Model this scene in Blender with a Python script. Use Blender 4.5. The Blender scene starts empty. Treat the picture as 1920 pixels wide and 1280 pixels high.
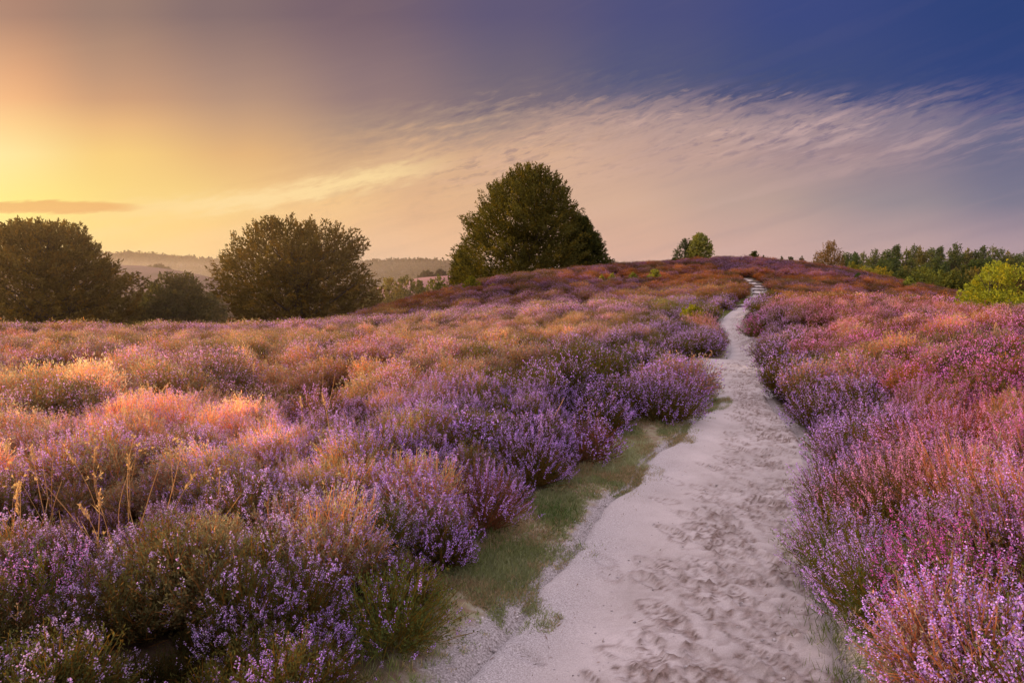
import bpy, math, random
import numpy as np

SEED = 11
rng = np.random.default_rng(SEED)
random.seed(SEED)
sc = bpy.context.scene
C = sc.collection


def S(r, g, b, a=1.0):
    def f(c):
        c /= 255.0
        return c / 12.92 if c <= 0.04045 else ((c + 0.055) / 1.055) ** 2.4
    return (f(r), f(g), f(b), a)


# ------------------------------------------------------------------ camera
CAM_Z = 1.75
FPX = 1280.0
PITCH = math.atan((640 - 520) / FPX)
cam_d = bpy.data.cameras.new("camera")
cam_d.sensor_width = 36.0
cam_d.lens = 24.0
cam_d.clip_start = 0.05
cam_d.clip_end = 12000
cam = bpy.data.objects.new("camera", cam_d)
C.objects.link(cam)
cam.location = (0, 0, CAM_Z)
cam.rotation_euler = (math.pi / 2 - PITCH, 0, 0)
sc.camera = cam
cP, sP = math.cos(PITCH), math.sin(PITCH)


def ray(px, py):
    xc = (px - 960) / FPX
    yc = (640 - py) / FPX
    t = cP + yc * sP
    return xc / t, (-sP + yc * cP) / t        # x and z per metre of y


def at(px, py, Y):
    a, b = ray(px, py)
    return np.array([a * Y, Y, CAM_Z + b * Y])


def on_plane(px, py, z):
    a, b = ray(px, py)
    Y = (z - CAM_Z) / b
    return np.array([a * Y, Y, z])


# ------------------------------------------------------------------ noise
def _hash(ix, iy, iz, seed):
    h = (ix * 374761393 + iy * 668265263 + iz * 2147483647 + seed * 1274126177) & 0xFFFFFFFF
    h = ((h ^ (h >> 13)) * 1274126177) & 0xFFFFFFFF
    h = (h ^ (h >> 16)) & 0xFFFFFFFF
    return h.astype(np.float64) / 4294967295.0


def vnoise(x, y, z=None, seed=0):
    x = np.asarray(x, float); y = np.asarray(y, float)
    z = np.zeros_like(x) if z is None else np.asarray(z, float)
    ix, iy, iz = np.floor(x).astype(np.int64), np.floor(y).astype(np.int64), np.floor(z).astype(np.int64)
    fx, fy, fz = x - ix, y - iy, z - iz
    fx, fy, fz = [f * f * (3 - 2 * f) for f in (fx, fy, fz)]
    r = 0
    for a in (0, 1):
        for b in (0, 1):
            for c in (0, 1):
                w = (fx if a else 1 - fx) * (fy if b else 1 - fy) * (fz if c else 1 - fz)
                r = r + w * _hash(ix + a, iy + b, iz + c, seed)
    return r


def fbm(x, y, z=None, seed=0, oct=3):
    r, amp, tot, f = 0, 1.0, 0, 1.0
    for o in range(oct):
        r = r + amp * vnoise(np.asarray(x) * f, np.asarray(y) * f, None if z is None else np.asarray(z) * f, seed + o * 17)
        tot += amp; amp *= 0.5; f *= 2.03
    return r / tot


def worley(x, y, cell, seed=0):
    """distance to the nearest jittered cell centre (in cells), the gap to the second, and that cell's random numbers"""
    x = np.asarray(x, float) / cell; y = np.asarray(y, float) / cell
    ix, iy = np.floor(x).astype(np.int64), np.floor(y).astype(np.int64)
    d1 = np.full(x.shape, 9.0); d2 = np.full(x.shape, 9.0); h1 = np.zeros(x.shape); h2 = np.zeros(x.shape)
    for a in (-1, 0, 1):
        for b in (-1, 0, 1):
            jx, jy = ix + a, iy + b
            px = jx + 0.15 + 0.7 * _hash(jx, jy, 0 * jx, seed); py = jy + 0.15 + 0.7 * _hash(jx, jy, 0 * jx + 1, seed)
            d = np.hypot(x - px, y - py)
            ha, hb = _hash(jx, jy, 0 * jx + 2, seed), _hash(jx, jy, 0 * jx + 3, seed)
            near = d < d1
            d2 = np.where(near, d1, np.minimum(d2, d))
            h1 = np.where(near, ha, h1); h2 = np.where(near, hb, h2)
            d1 = np.where(near, d, d1)
    return d1, d2 - d1, h1, h2


def sstep(a, b, x):
    t = np.clip((np.asarray(x, float) - a) / (b - a), 0, 1)
    return t * t * (3 - 2 * t)


# ------------------------------------------------------------------ mesh helpers
def quads_mesh(name, V, Q, mats, mi=None, col=None, smooth=False):
    """V (n,3), Q (m,4) quads; -1 in last column makes a triangle"""
    V = np.asarray(V, np.float32); Q = np.asarray(Q, np.int64)
    me = bpy.data.meshes.new(name)
    tri = Q[:, 3] < 0
    cnt = np.where(tri, 3, 4)
    start = np.concatenate([[0], np.cumsum(cnt)[:-1]])
    loops = Q.reshape(-1)
    loops = loops[loops >= 0]
    me.vertices.add(len(V)); me.vertices.foreach_set("co", V.ravel())
    me.loops.add(len(loops)); me.loops.foreach_set("vertex_index", loops.astype(np.int32))
    me.polygons.add(len(Q))
    me.polygons.foreach_set("loop_start", start.astype(np.int32))
    me.polygons.foreach_set("loop_total", cnt.astype(np.int32))
    for m in mats:
        me.materials.append(m)
    if mi is not None:
        me.polygons.foreach_set("material_index", np.asarray(mi, np.int32))
    if smooth:
        me.polygons.foreach_set("use_smooth", np.ones(len(Q), bool))
    if col is not None:
        c = np.ones((len(V), 4), np.float32); c[:, :3] = col
        at_ = me.attributes.new("Col", 'FLOAT_COLOR', 'POINT')
        at_.data.foreach_set("color", c.ravel())
    me.update(calc_edges=True)
    me.validate()
    return me


class Geo:
    def __init__(s):
        s.V = []; s.Q = []; s.M = []; s.C = []; s.n = 0

    def add(s, V, Q, mi=0, col=(1, 1, 1)):
        V = np.asarray(V, float).reshape(-1, 3); Q = np.asarray(Q, np.int64).reshape(-1, 4)
        s.V.append(V); s.Q.append(np.where(Q >= 0, Q + s.n, -1)); s.M.append(np.full(len(Q), mi))
        col = np.asarray(col, float)
        s.C.append(np.broadcast_to(col, (len(V), 3)).copy() if col.ndim == 1 else col)
        s.n += len(V)

    def cards(s, P, D, L, W, mi=0, col=(1, 1, 1), side=None, mid=0.5):
        """diamond leaves: base P, direction D, length L, width W"""
        P = np.asarray(P, float); n = len(P)
        if n == 0:
            return
        D = np.asarray(D, float); D = D / (np.linalg.norm(D, axis=1, keepdims=True) + 1e-9)
        if side is None:
            side = rng.normal(size=(n, 3))
        sd = np.cross(D, side); sd /= (np.linalg.norm(sd, axis=1, keepdims=True) + 1e-9)
        L = np.broadcast_to(np.asarray(L, float), (n,))[:, None]; W = np.broadcast_to(np.asarray(W, float), (n,))[:, None]
        V = np.stack([P, P + D * L * mid + sd * W / 2, P + D * L, P + D * L * mid - sd * W / 2], 1).reshape(-1, 3)
        Q = np.arange(4 * n).reshape(-1, 4)
        col = np.asarray(col, float)
        if col.ndim == 2:
            col = np.repeat(col, 4, 0)
        s.add(V, Q, mi, col)

    def tube(s, pts, rad, n=5, mi=0, col=(1, 1, 1), cap=True):
        pts = np.asarray(pts, float); k = len(pts)
        rad = np.broadcast_to(np.asarray(rad, float), (k,))
        t = np.gradient(pts, axis=0); t /= (np.linalg.norm(t, axis=1, keepdims=True) + 1e-9)
        ref = np.where(np.abs(t[:, 2:3]) > 0.9, np.array([[1.0, 0, 0]]), np.array([[0, 0, 1.0]]))
        u = np.cross(t, ref); u /= (np.linalg.norm(u, axis=1, keepdims=True) + 1e-9)
        v = np.cross(t, u)
        a = np.arange(n) / n * 2 * math.pi
        V = pts[:, None] + rad[:, None, None] * (np.cos(a)[None, :, None] * u[:, None] + np.sin(a)[None, :, None] * v[:, None])
        Q = []
        for i in range(k - 1):
            for j in range(n):
                j2 = (j + 1) % n
                Q.append((i * n + j, i * n + j2, (i + 1) * n + j2, (i + 1) * n + j))
        V = V.reshape(-1, 3)
        if cap:
            V = np.vstack([V, pts[-1:]]); c = len(V) - 1
            for j in range(n):
                Q.append(((k - 1) * n + j, (k - 1) * n + (j + 1) % n, c, -1))
        s.add(V, Q, mi, col)

    def mesh(s, name, mats, smooth=False):
        return quads_mesh(name, np.vstack(s.V), np.vstack(s.Q), mats, np.concatenate(s.M), np.vstack(s.C), smooth)


def link(name, me, parent=None, loc=(0, 0, 0), rz=0, sc_=1):
    o = bpy.data.objects.new(name, me)
    C.objects.link(o)
    o.location = loc
    o.rotation_euler = (0, 0, rz)
    o.scale = (sc_, sc_, sc_) if np.isscalar(sc_) else sc_
    if parent:
        o.parent = parent
    return o


def tag(o, label=None, cat=None, group=None, kind=None):
    if label: o["label"] = label
    if cat: o["category"] = cat
    if group: o["group"] = group
    if kind: o["kind"] = kind
    return o


# ------------------------------------------------------------------ materials
def newmat(name):
    m = bpy.data.materials.new(name); m.use_nodes = True
    nt = m.node_tree; nt.nodes.clear()
    out = nt.nodes.new('ShaderNodeOutputMaterial')
    return m, nt, out


def leaf_mat(name, transl=0.35, tint_attr=None, base=(1, 1, 1), tcol=(1.3, 1.25, 0.6), rough=None, gloss=0.0):
    """Col attribute x optional per-plant tint; diffuse + translucent"""
    m, nt, out = newmat(name)
    N, Lk = nt.nodes, nt.links
    a = N.new('ShaderNodeAttribute'); a.attribute_name = "Col"
    src = a.outputs['Color']
    mul = N.new('ShaderNodeMix'); mul.data_type = 'RGBA'; mul.blend_type = 'MULTIPLY'; mul.inputs[0].default_value = 1
    Lk.new(src, mul.inputs[6]); mul.inputs[7].default_value = (*base, 1)
    src = mul.outputs[2]
    if tint_attr:
        t = N.new('ShaderNodeAttribute'); t.attribute_type = 'INSTANCER'; t.attribute_name = tint_attr
        mul2 = N.new('ShaderNodeMix'); mul2.data_type = 'RGBA'; mul2.blend_type = 'MULTIPLY'; mul2.inputs[0].default_value = 1
        Lk.new(src, mul2.inputs[6]); Lk.new(t.outputs['Color'], mul2.inputs[7])
        src = mul2.outputs[2]
    d = N.new('ShaderNodeBsdfDiffuse'); Lk.new(src, d.inputs['Color'])
    tr = N.new('ShaderNodeBsdfTranslucent')
    mt = N.new('ShaderNodeMix'); mt.data_type = 'RGBA'; mt.blend_type = 'MULTIPLY'; mt.inputs[0].default_value = 1
    Lk.new(src, mt.inputs[6]); mt.inputs[7].default_value = (*tcol, 1)
    Lk.new(mt.outputs[2], tr.inputs['Color'])
    mx = N.new('ShaderNodeMixShader'); mx.inputs[0].default_value = transl
    Lk.new(d.outputs[0], mx.inputs[1]); Lk.new(tr.outputs[0], mx.inputs[2])
    Lk.new(mx.outputs[0], out.inputs['Surface'])
    return m


def noise_mat(name, c1, c2, scale=4.0, bump=0.3, rough=0.95, detail=6, c3=None):
    m, nt, out = newmat(name)
    N, Lk = nt.nodes, nt.links
    tc = N.new('ShaderNodeTexCoord')
    n = N.new('ShaderNodeTexNoise'); n.inputs['Scale'].default_value = scale; n.inputs['Detail'].default_value = detail
    Lk.new(tc.outputs['Object'], n.inputs['Vector'])
    r = N.new('ShaderNodeValToRGB')
    r.color_ramp.elements[0].position = 0.32; r.color_ramp.elements[0].color = (*c1, 1)
    r.color_ramp.elements[1].position = 0.68; r.color_ramp.elements[1].color = (*c2, 1)
    if c3:
        e = r.color_ramp.elements.new(0.5); e.color = (*c3, 1)
    Lk.new(n.outputs['Fac'], r.inputs['Fac'])
    b = N.new('ShaderNodeBsdfPrincipled'); b.inputs['Roughness'].default_value = rough
    b.inputs['Specular IOR Level'].default_value = 0.15
    Lk.new(r.outputs['Color'], b.inputs['Base Color'])
    bp = N.new('ShaderNodeBump'); bp.inputs['Strength'].default_value = bump; bp.inputs['Distance'].default_value = 0.02
    Lk.new(n.outputs['Fac'], bp.inputs['Height']); Lk.new(bp.outputs['Normal'], b.inputs['Normal'])
    Lk.new(b.outputs[0], out.inputs['Surface'])
    return m


M_flower = leaf_mat("heather_flower", 0.45, "ftint", tcol=(1.15, 0.95, 1.1))
M_foliage = leaf_mat("heather_foliage", 0.42, "ltint", tcol=(1.12, 1.05, 0.68))
M_leaf = leaf_mat("tree_leaf", 0.38, None, tcol=(1.6, 1.35, 0.45))
M_bushleaf = leaf_mat("bush_leaf", 0.55, None, tcol=(1.5, 1.35, 0.4))
M_grass = leaf_mat("grass_blade", 0.35, None, tcol=(1.2, 1.2, 0.5))
M_straw = leaf_mat("dry_straw", 0.5, None, tcol=(1.2, 1.0, 0.6))
M_bark = noise_mat("bark", (0.02, 0.014, 0.01), (0.08, 0.06, 0.045), 6, 0.5)
M_wood = noise_mat("weathered_timber", (0.05, 0.035, 0.03), (0.16, 0.12, 0.10), 9, 0.5)
M_pebble = noise_mat("pebble", (0.16, 0.13, 0.12), (0.6, 0.55, 0.52), 25, 0.1)

# ------------------------------------------------------------------ path course (edges as functions of y)
near_rows = [  # py, sand left, sand right, heather left, heather right
    (1280, 870, 1605, 745, 1640), (1150, 962, 1562, 815, 1585), (1080, 1008, 1550, 865, 1578), (1000, 1072, 1530, 940, 1548),
    (930, 1130, 1526, 1045, 1530), (860, 1212, 1522, 1140, 1530), (800, 1288, 1492, 1200, 1490),
    (750, 1342, 1444, 1330, 1436), (700, 1318, 1432, 1305, 1420), (672, 1296, 1455, 1288, 1425)]
PATH = []   # y, z, sandL, sandR, heathL, heathR (world x)
for py, sl, sr, hl, hr in near_rows:
    zz = -0.10 if py > 780 else -0.07
    p = on_plane(sl, py, zz); Y = p[1]
    PATH.append((Y, zz, p[0], at(sr, py, Y)[0], at(hl, py, Y)[0], at(hr, py, Y)[0]))
far_rows = [  # Y, py (None: z given), left px, right px
    (17.0, -0.32, 1335, 1440), (19.3, -0.60, 1362, 1432),
    (22, 660, 1370, 1420), (26, 640, 1366, 1406), (30, 612, 1348, 1390), (34, 590, 1355, 1402), (38, 575, 1380, 1424),
    (43, 560, 1405, 1442), (50, 545, 1412, 1438), (56, 533, 1402, 1424), (62, 524, 1388, 1404), (66, 519, 1376, 1388)]
for Y, q, l, r_ in far_rows:
    zz = q if q < 10 else at(0, q, Y)[2]
    pyq = 600
    xl, xr = at(l, pyq, Y)[0], at(r_, pyq, Y)[0]
    PATH.append((Y, zz, xl, xr, xl - 0.1, xr + 0.1))
first = PATH[0]
pre = [(-30, -0.1, first[2] - 3.0, first[3] - 3.0, first[4] - 3.0, first[5] - 3.0), (0.0, -0.1, first[2] - 0.55, first[3] - 0.28, first[4] - 0.5, first[5] - 0.2)]
PATH = np.array(pre + PATH)


def _smooth_interp(col):
    xs = PATH[:, 0]; ys = PATH[:, col]

    def f(y):
        y = np.asarray(y, float)
        d = np.maximum(0.12, np.abs(y) * 0.03)
        return (np.interp(y, xs, ys) * 2 + np.interp(y - d, xs, ys) + np.interp(y + d, xs, ys)
                + np.interp(y - 2 * d, xs, ys) * 0.5 + np.interp(y + 2 * d, xs, ys) * 0.5) / 5
    return f


PZ, SL0, SR, HL, HR = [_smooth_interp(i) for i in (1, 2, 3, 4, 5)]


def SL(y):
    y = np.asarray(y, float)
    return SL0(y) + (fbm(y * 1.3, y * 0 + 2, seed=12, oct=4) - 0.5) * 0.34 * (1 - sstep(7, 12, y))
PATH_END = 64.0

# ------------------------------------------------------------------ terrain: thin-plate surface through surveyed points
CP = []


def cp(px, py, Y, h=0.42):
    p = at(px, py, Y); CP.append((p[0], p[1], p[2] - h))


def cx(x, y, z):
    CP.append((x, y, z))


for row in PATH[2:]:
    cx((row[2] + row[3]) / 2, row[0], row[1])
cx(0.5, 1.2, -0.1)
# left bank, close
for Y, zz in ((1.2, 0.03), (2.2, 0.05), (3.2, 0.08), (4.4, 0.12), (5.8, 0.14), (7.5, 0.13), (9.5, 0.08)):
    cx(float(HL(Y)) - 1.5, Y, zz)
    cx(float(HL(Y)) - 0.1, Y, -0.09)
for Y, zz in ((1.2, 0.10), (2.2, 0.13), (3.3, 0.17), (4.6, 0.18), (6.0, 0.16), (8.0, 0.12), (10.5, 0.06)):
    cx(float(HR(Y)) + 1.1, Y, zz)
    cx(float(HR(Y)) + 0.05, Y, -0.08)
# left field
for px in (-150, 0, 250):
    for py, Y in ((900, 4.0), (760, 6.5), (700, 9.0), (664, 12.5), (638, 19), (622, 29), (619, 34)):
        cp(px, py, Y)
    cx(ray(px, 600)[0] * 44, 44, -2.6); cx(ray(px, 600)[0] * 60, 60, -3.6); cx(ray(px, 600)[0] * 95, 95, -5)
for py, Y in ((800, 5.6), (715, 8.5), (664, 12.5), (638, 19), (622, 29), (618, 35)):
    cp(500, py, Y)
cx(ray(500, 600)[0] * 46, 46, -2.4); cx(ray(500, 600)[0] * 62, 62, -3.4); cx(ray(500, 600)[0] * 95, 95, -5)
for py, Y in ((720, 8.3), (668, 11.8), (632, 18.5), (608, 30), (592, 36), (560, 50), (530, 68)):
    cp(900, py, Y)
cp(650, 606, 38); cp(650, 598, 54); cp(720, 606, 36); cp(760, 590, 46)
for py, Y in ((690, 10), (650, 15), (617, 22), (588, 30), (550, 48), (520, 66)):
    cp(1150, py, Y)
cp(1295, 690, 11.5, 0.5); cp(1270, 600, 23, 0.5); cp(1230, 592, 29); cp(1290, 560, 42); cp(1340, 520, 64)
# right field
for px, py, Y in ((1500, 700, 10.5), (1480, 645, 16), (1455, 588, 23), (1480, 573, 27), (1600, 700, 9), (1600, 640, 14), (1600, 600, 19), (1600, 584, 23),
                  (1600, 565, 34), (1500, 559, 40), (1600, 551, 50), (1600, 530, 60), (1500, 530, 58), (1750, 640, 12), (1750, 609, 16), (1750, 588, 21), (1750, 572, 34),
                  (1740, 558, 52), (1920, 900, 3.6), (1920, 700, 7.5), (1920, 640, 11), (1920, 610, 15), (1920, 588, 20),
                  (2060, 700, 7.5), (2060, 610, 15), (2060, 588, 20)):
    cp(px, py, Y)
for px in (1920, 2060):
    a = ray(px, 600)[0]
    cx(a * 30, 30, -0.15); cx(a * 45, 45, -0.9); cx(a * 75, 75, -1.8); cx(a * 110, 110, -2.5)
# hill crest line, and the ground falling off behind it
CREST = ((650, 599, 55), (700, 581, 58), (800, 556, 62), (860, 541, 65), (950, 522, 70), (1050, 508, 74), (1150, 500, 77), (1250, 492, 80),
         (1340, 487, 82), (1420, 487, 83), (1480, 490, 82), (1550, 498, 80), (1620, 511, 76), (1700, 529, 72), (1790, 546, 66))
for px, py, Y in CREST:
    cp(px, py, Y, 0.42 if px < 1450 else 0.62)
    p = at(px, py, Y + 26)
    drop = 3.2 if px < 1000 else 1.6
    cx(p[0], p[1], at(px, py, Y)[2] - drop)
CP = np.array(CP)


def _q(x, y):
    th = np.arctan2(x, y); r = np.hypot(x, y)
    th = np.clip(th, -0.80, 0.80)
    r = np.clip(r, 1.0, 125)
    return np.stack([th * 2.6, np.log(r)], -1)


def _phi(d):
    return np.where(d > 1e-9, d * d * np.log(np.maximum(d, 1e-9)), 0)


_Qc = _q(CP[:, 0], CP[:, 1]); _n = len(CP)
_K = _phi(np.linalg.norm(_Qc[:, None] - _Qc[None], axis=-1)) + np.eye(_n) * 0.0015
_P = np.hstack([np.ones((_n, 1)), _Qc])
_A = np.vstack([np.hstack([_K, _P]), np.hstack([_P.T, np.zeros((3, 3))])])
_w = np.linalg.solve(_A, np.concatenate([CP[:, 2], np.zeros(3)]))


def T(x, y):
    """ground height without the path cut"""
    x = np.asarray(x, float); y = np.asarray(y, float)
    shp = x.shape; x = x.ravel(); y = y.ravel()
    out = np.empty_like(x)
    for i in range(0, len(x), 20000):
        q = _q(x[i:i + 20000], y[i:i + 20000])
        K = _phi(np.linalg.norm(q[:, None] - _Qc[None], axis=-1))
        out[i:i + 20000] = K @ _w[:_n] + _w[_n] + q @ _w[_n + 1:]
    th = np.abs(np.arctan2(x, y)); r = np.hypot(x, y)
    back = sstep(1.0, 2.2, th)
    out = out * (1 - back) + back * (-0.05)
    near = sstep(0.4, 1.4, r)
    out = out * near + (1 - near) * (-0.08)
    far = sstep(105, 190, r)
    out = out * (1 - far) + far * -5.0
    return out.reshape(shp)


def side_d(x, y):
    """signed distance outside the sand (<0 on the sand)"""
    xl, xr = SL(y), SR(y)
    slope = 0.82
    d = np.maximum(xl - x, x - xr) * slope
    d = np.where(np.asarray(y) > PATH_END, np.maximum(d, (np.asarray(y) - PATH_END)), d)
    return d


def heath_d(x, y):
    d = np.maximum(HL(y) - x, x - HR(y)) * 0.82
    return np.where(np.asarray(y) > PATH_END, np.maximum(d, (np.asarray(y) - PATH_END)), d)


def ground_z(x, y):
    d = side_d(x, y)
    inside = 1 - sstep(-0.10, 0.06, d)
    rough = (fbm(np.asarray(x) * 3.1, np.asarray(y) * 3.1, seed=5) - 0.5) * 0.05 * sstep(-0.05, 0.3, d) * (1 - sstep(30, 60, np.hypot(x, y)))
    return T(x, y) - 0.09 * inside + rough


def g1(x, y):
    return float(ground_z(np.array([float(x)]), np.array([float(y)]))[0])


def hit(px, py, y0=1.2, y1=120):
    """where the line of sight through a pixel meets the ground"""
    a, b = ray(px, py)
    Y = np.geomspace(y0, y1, 1500)
    z = CAM_Z + b * Y
    g = ground_z(a * Y, Y)
    i = np.argmax(z <= g)
    if z[i] > g[i]:
        i = len(Y) - 1
    return np.array([a * Y[i], Y[i], g[i]])


# ------------------------------------------------------------------ ground sheet
th_f = np.linspace(-0.9, 0.9, 300)
th_b = np.linspace(0.9, 2 * math.pi - 0.9, 70)[1:-1]
TH = np.concatenate([th_f, th_b])
RR = np.concatenate([[0.05], np.geomspace(0.3, 130, 330), np.geomspace(140, 9000, 40)])
tt, rr = np.meshgrid(TH, RR)
gx, gy = np.sin(tt) * rr, np.cos(tt) * rr
gz = ground_z(gx, gy)
nr, nth = gx.shape
idx = np.arange(nr * nth).reshape(nr, nth)
Q = np.stack([idx[:-1, :], np.roll(idx, -1, 1)[:-1, :], np.roll(idx, -1, 1)[1:, :], idx[1:, :]], -1).reshape(-1, 4)

m, nt, out = newmat("heath_soil")
N, Lk = nt.nodes, nt.links
tc = N.new('ShaderNodeTexCoord')
n1 = N.new('ShaderNodeTexNoise'); n1.inputs['Scale'].default_value = 5; n1.inputs['Detail'].default_value = 8
Lk.new(tc.outputs['Object'], n1.inputs['Vector'])
r1 = N.new('ShaderNodeValToRGB'); e = r1.color_ramp.elements
e[0].position = 0.35; e[0].color = (0.018, 0.013, 0.008, 1); e[1].position = 0.66; e[1].color = (0.07, 0.045, 0.03, 1)
Lk.new(n1.outputs['Fac'], r1.inputs['Fac'])
sa = N.new('ShaderNodeAttribute'); sa.attribute_name = "sand"
n2 = N.new('ShaderNodeTexNoise'); n2.inputs['Scale'].default_value = 9; n2.inputs['Detail'].default_value = 7
Lk.new(tc.outputs['Object'], n2.inputs['Vector'])
ad = N.new('ShaderNodeMath'); ad.operation = 'ADD'
Lk.new(sa.outputs['Fac'], ad.inputs[0]); Lk.new(n2.outputs['Fac'], ad.inputs[1])
mr = N.new('ShaderNodeMapRange'); mr.inputs['From Min'].default_value = 0.85; mr.inputs['From Max'].default_value = 1.15
Lk.new(ad.outputs[0], mr.inputs['Value'])
n3 = N.new('ShaderNodeTexNoise'); n3.inputs['Scale'].default_value = 90; n3.inputs['Detail'].default_value = 4
Lk.new(tc.outputs['Object'], n3.inputs['Vector'])
r3 = N.new('ShaderNodeValToRGB'); e = r3.color_ramp.elements
e[0].position = 0.3; e[0].color = (0.14, 0.115, 0.10, 1); e[1].position = 0.7; e[1].color = (0.45, 0.41, 0.385, 1)
Lk.new(n3.outputs['Fac'], r3.inputs['Fac'])
mg = N.new('ShaderNodeMix'); mg.data_type = 'RGBA'
Lk.new(mr.outputs['Result'], mg.inputs[0]); Lk.new(r1.outputs['Color'], mg.inputs[6]); Lk.new(r3.outputs['Color'], mg.inputs[7])
va = N.new('ShaderNodeAttribute'); va.attribute_name = "verge"
n4 = N.new('ShaderNodeTexNoise'); n4.inputs['Scale'].default_value = 16; n4.inputs['Detail'].default_value = 6
Lk.new(tc.outputs['Object'], n4.inputs['Vector'])
r4 = N.new('ShaderNodeValToRGB'); e = r4.color_ramp.elements
e[0].position = 0.35; e[0].color = (0.19, 0.125, 0.08, 1); e[1].position = 0.62; e[1].color = (0.27, 0.25, 0.15, 1)
Lk.new(n4.outputs['Fac'], r4.inputs['Fac'])
mv = N.new('ShaderNodeMix'); mv.data_type = 'RGBA'
Lk.new(va.outputs['Fac'], mv.inputs[0]); Lk.new(r1.outputs['Color'], mv.inputs[6]); Lk.new(r4.outputs['Color'], mv.inputs[7])
Lk.new(mv.outputs[2], mg.inputs[6])
b = N.new('ShaderNodeBsdfDiffuse'); Lk.new(mg.outputs[2], b.inputs['Color'])
bp = N.new('ShaderNodeBump'); bp.inputs['Strength'].default_value = 0.6; bp.inputs['Distance'].default_value = 0.01
Lk.new(n3.outputs['Fac'], bp.inputs['Height']); Lk.new(bp.outputs['Normal'], b.inputs['Normal'])
Lk.new(b.outputs[0], out.inputs['Surface'])
M_soil = m
me = quads_mesh("ground", np.stack([gx, gy, gz], -1).reshape(-1, 3), Q, [M_soil], smooth=True)
sd_ = side_d(gx, gy); hd_ = heath_d(gx, gy)
sandv = (1 - sstep(-0.05, 0.30, sd_)) * 0.62 + .30 * (1 - sstep(-.1, .15, hd_)) * (1 - sstep(3.2, 5.4, gy)) * (gy > 0) + (1 - sstep(-0.05, 0.08, sd_)) * 0.40
vrg = 1 - sstep(-0.15, 0.25, hd_)
at_ = me.attributes.new("sand", 'FLOAT', 'POINT'); at_.data.foreach_set("value", sandv.ravel().astype(np.float32))
at_ = me.attributes.new("verge", 'FLOAT', 'POINT'); at_.data.foreach_set("value", vrg.ravel().astype(np.float32))
tag(link("ground", me), "dark peaty heath soil under the heather", kind="structure")

# ------------------------------------------------------------------ sandy path
ys = [-6.0]
while ys[-1] < PATH_END + 0.5:
    y = ys[-1]
    ys.append(y + (0.12 if y < 1.6 else max(0.016, 0.0052 * y)))
ys = np.array(ys)
ns = 110
ss = np.linspace(-0.14, 1.14, ns)
xl, xr = SL(ys), SR(ys)
px_ = xl[:, None] + (xr - xl)[:, None] * ss[None]
py_ = np.broadcast_to(ys[:, None], px_.shape).copy()
pd = side_d(px_, py_)
base = T(px_, py_)
trod = sstep(0.25, 0.62, ss)[None] * (1 - sstep(0.96, 1.05, ss))[None] * np.ones_like(px_)       # churned half of the path
wob = fbm(px_ * 0.9, py_ * 0.9, seed=31) - 0.5
trod = np.clip(trod + wob * 0.9, 0, 1) * sstep(0.05, 0.3, ss)[None]
disp = (fbm(px_ * 2.2, py_ * 2.2, seed=40) - 0.5) * 0.035
ridg = np.abs(fbm(px_ * 9 + 3 * wob, py_ * 9, seed=44, oct=3) - 0.5)
disp += trod * (0.016 * np.minimum(ridg * 6, 1) - 0.013)
crumb = np.clip(fbm(px_ * 30, py_ * 30, seed=48, oct=3) - .55, 0, 1)
patch = sstep(.48, .62, fbm(px_ * 3.3, py_ * 3.3, seed=49))
disp += (fbm(px_ * 22, py_ * 22, seed=47) - 0.5) * (0.005 + 0.010 * trod) + crumb * .075 * trod * patch + (fbm(px_ * 55, py_ * 55, seed=50, oct=2) - .5) * .007 * trod
damp_shade = np.zeros_like(px_)  # damp sand and footprint shade, both painted into the path colour
prng = random.Random(5)
for k in range(300):
    yy = 1.6 * (13.0 / 1.6) ** prng.random()
    w = float(SR(yy) - SL(yy))
    f = 0.35 + 0.58 * prng.random() ** 0.75 if prng.random() < 0.86 else 0.12 + 0.8 * prng.random()
    x0 = float(SL(yy)) + f * w
    ang = math.radians(-22 + prng.uniform(-28, 28)) + (math.pi if prng.random() < 0.5 else 0)
    ln = prng.uniform(0.10, 0.15); wd = prng.uniform(0.036, 0.052)
    i0, i1 = np.searchsorted(ys, yy - 0.3), np.searchsorted(ys, yy + 0.3)
    if i1 - i0 < 3: continue
    dx, dy = px_[i0:i1] - x0, py_[i0:i1] - yy
    a_ = dx * math.cos(ang) - dy * math.sin(ang); b_ = dx * math.sin(ang) + dy * math.cos(ang)
    wv = wd * (1 + 0.25 * np.sin(b_ / ln * 2.2))
    q = np.sqrt((a_ / wv) ** 2 + (b_ / ln) ** 2)
    depth = prng.uniform(0.006, 0.022)
    inn = 1 - sstep(0.72, 1.02, q)
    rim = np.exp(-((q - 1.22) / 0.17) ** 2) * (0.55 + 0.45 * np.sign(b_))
    tread = np.sin(b_ * 330) * 0.0018 * inn if prng.random() < 0.4 else 0
    disp[i0:i1] = disp[i0:i1] * (1 - 0.7 * inn) - depth * inn + depth * 0.65 * rim + tread
    damp_shade[i0:i1] = np.maximum(damp_shade[i0:i1], np.maximum(rim * .55, np.exp(-((q - .93) / .13) ** 2) * (.5 - .5 * np.sign(b_)) * .9))
edge = sstep(-0.10, 0.10, pd)
near_edge = sstep(-.45, -.05, pd)
pz = base - 0.03 + .018 * near_edge + disp * (1 - edge) * (1 - sstep(14, 30, py_)) - 0.11 * edge
pz += (fbm(px_ * 14, py_ * 14, seed=55) - 0.5) * 0.022 * sstep(-0.15, 0, pd)
far_lift = sstep(20, 26, py_) * 0.02
pz = pz + far_lift
V = np.stack([px_, py_, pz], -1).reshape(-1, 3)
idx = np.arange(len(ys) * ns).reshape(len(ys), ns)
Q = np.stack([idx[:-1, :-1], idx[:-1, 1:], idx[1:, 1:], idx[1:, :-1]], -1).reshape(-1, 4)

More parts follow.
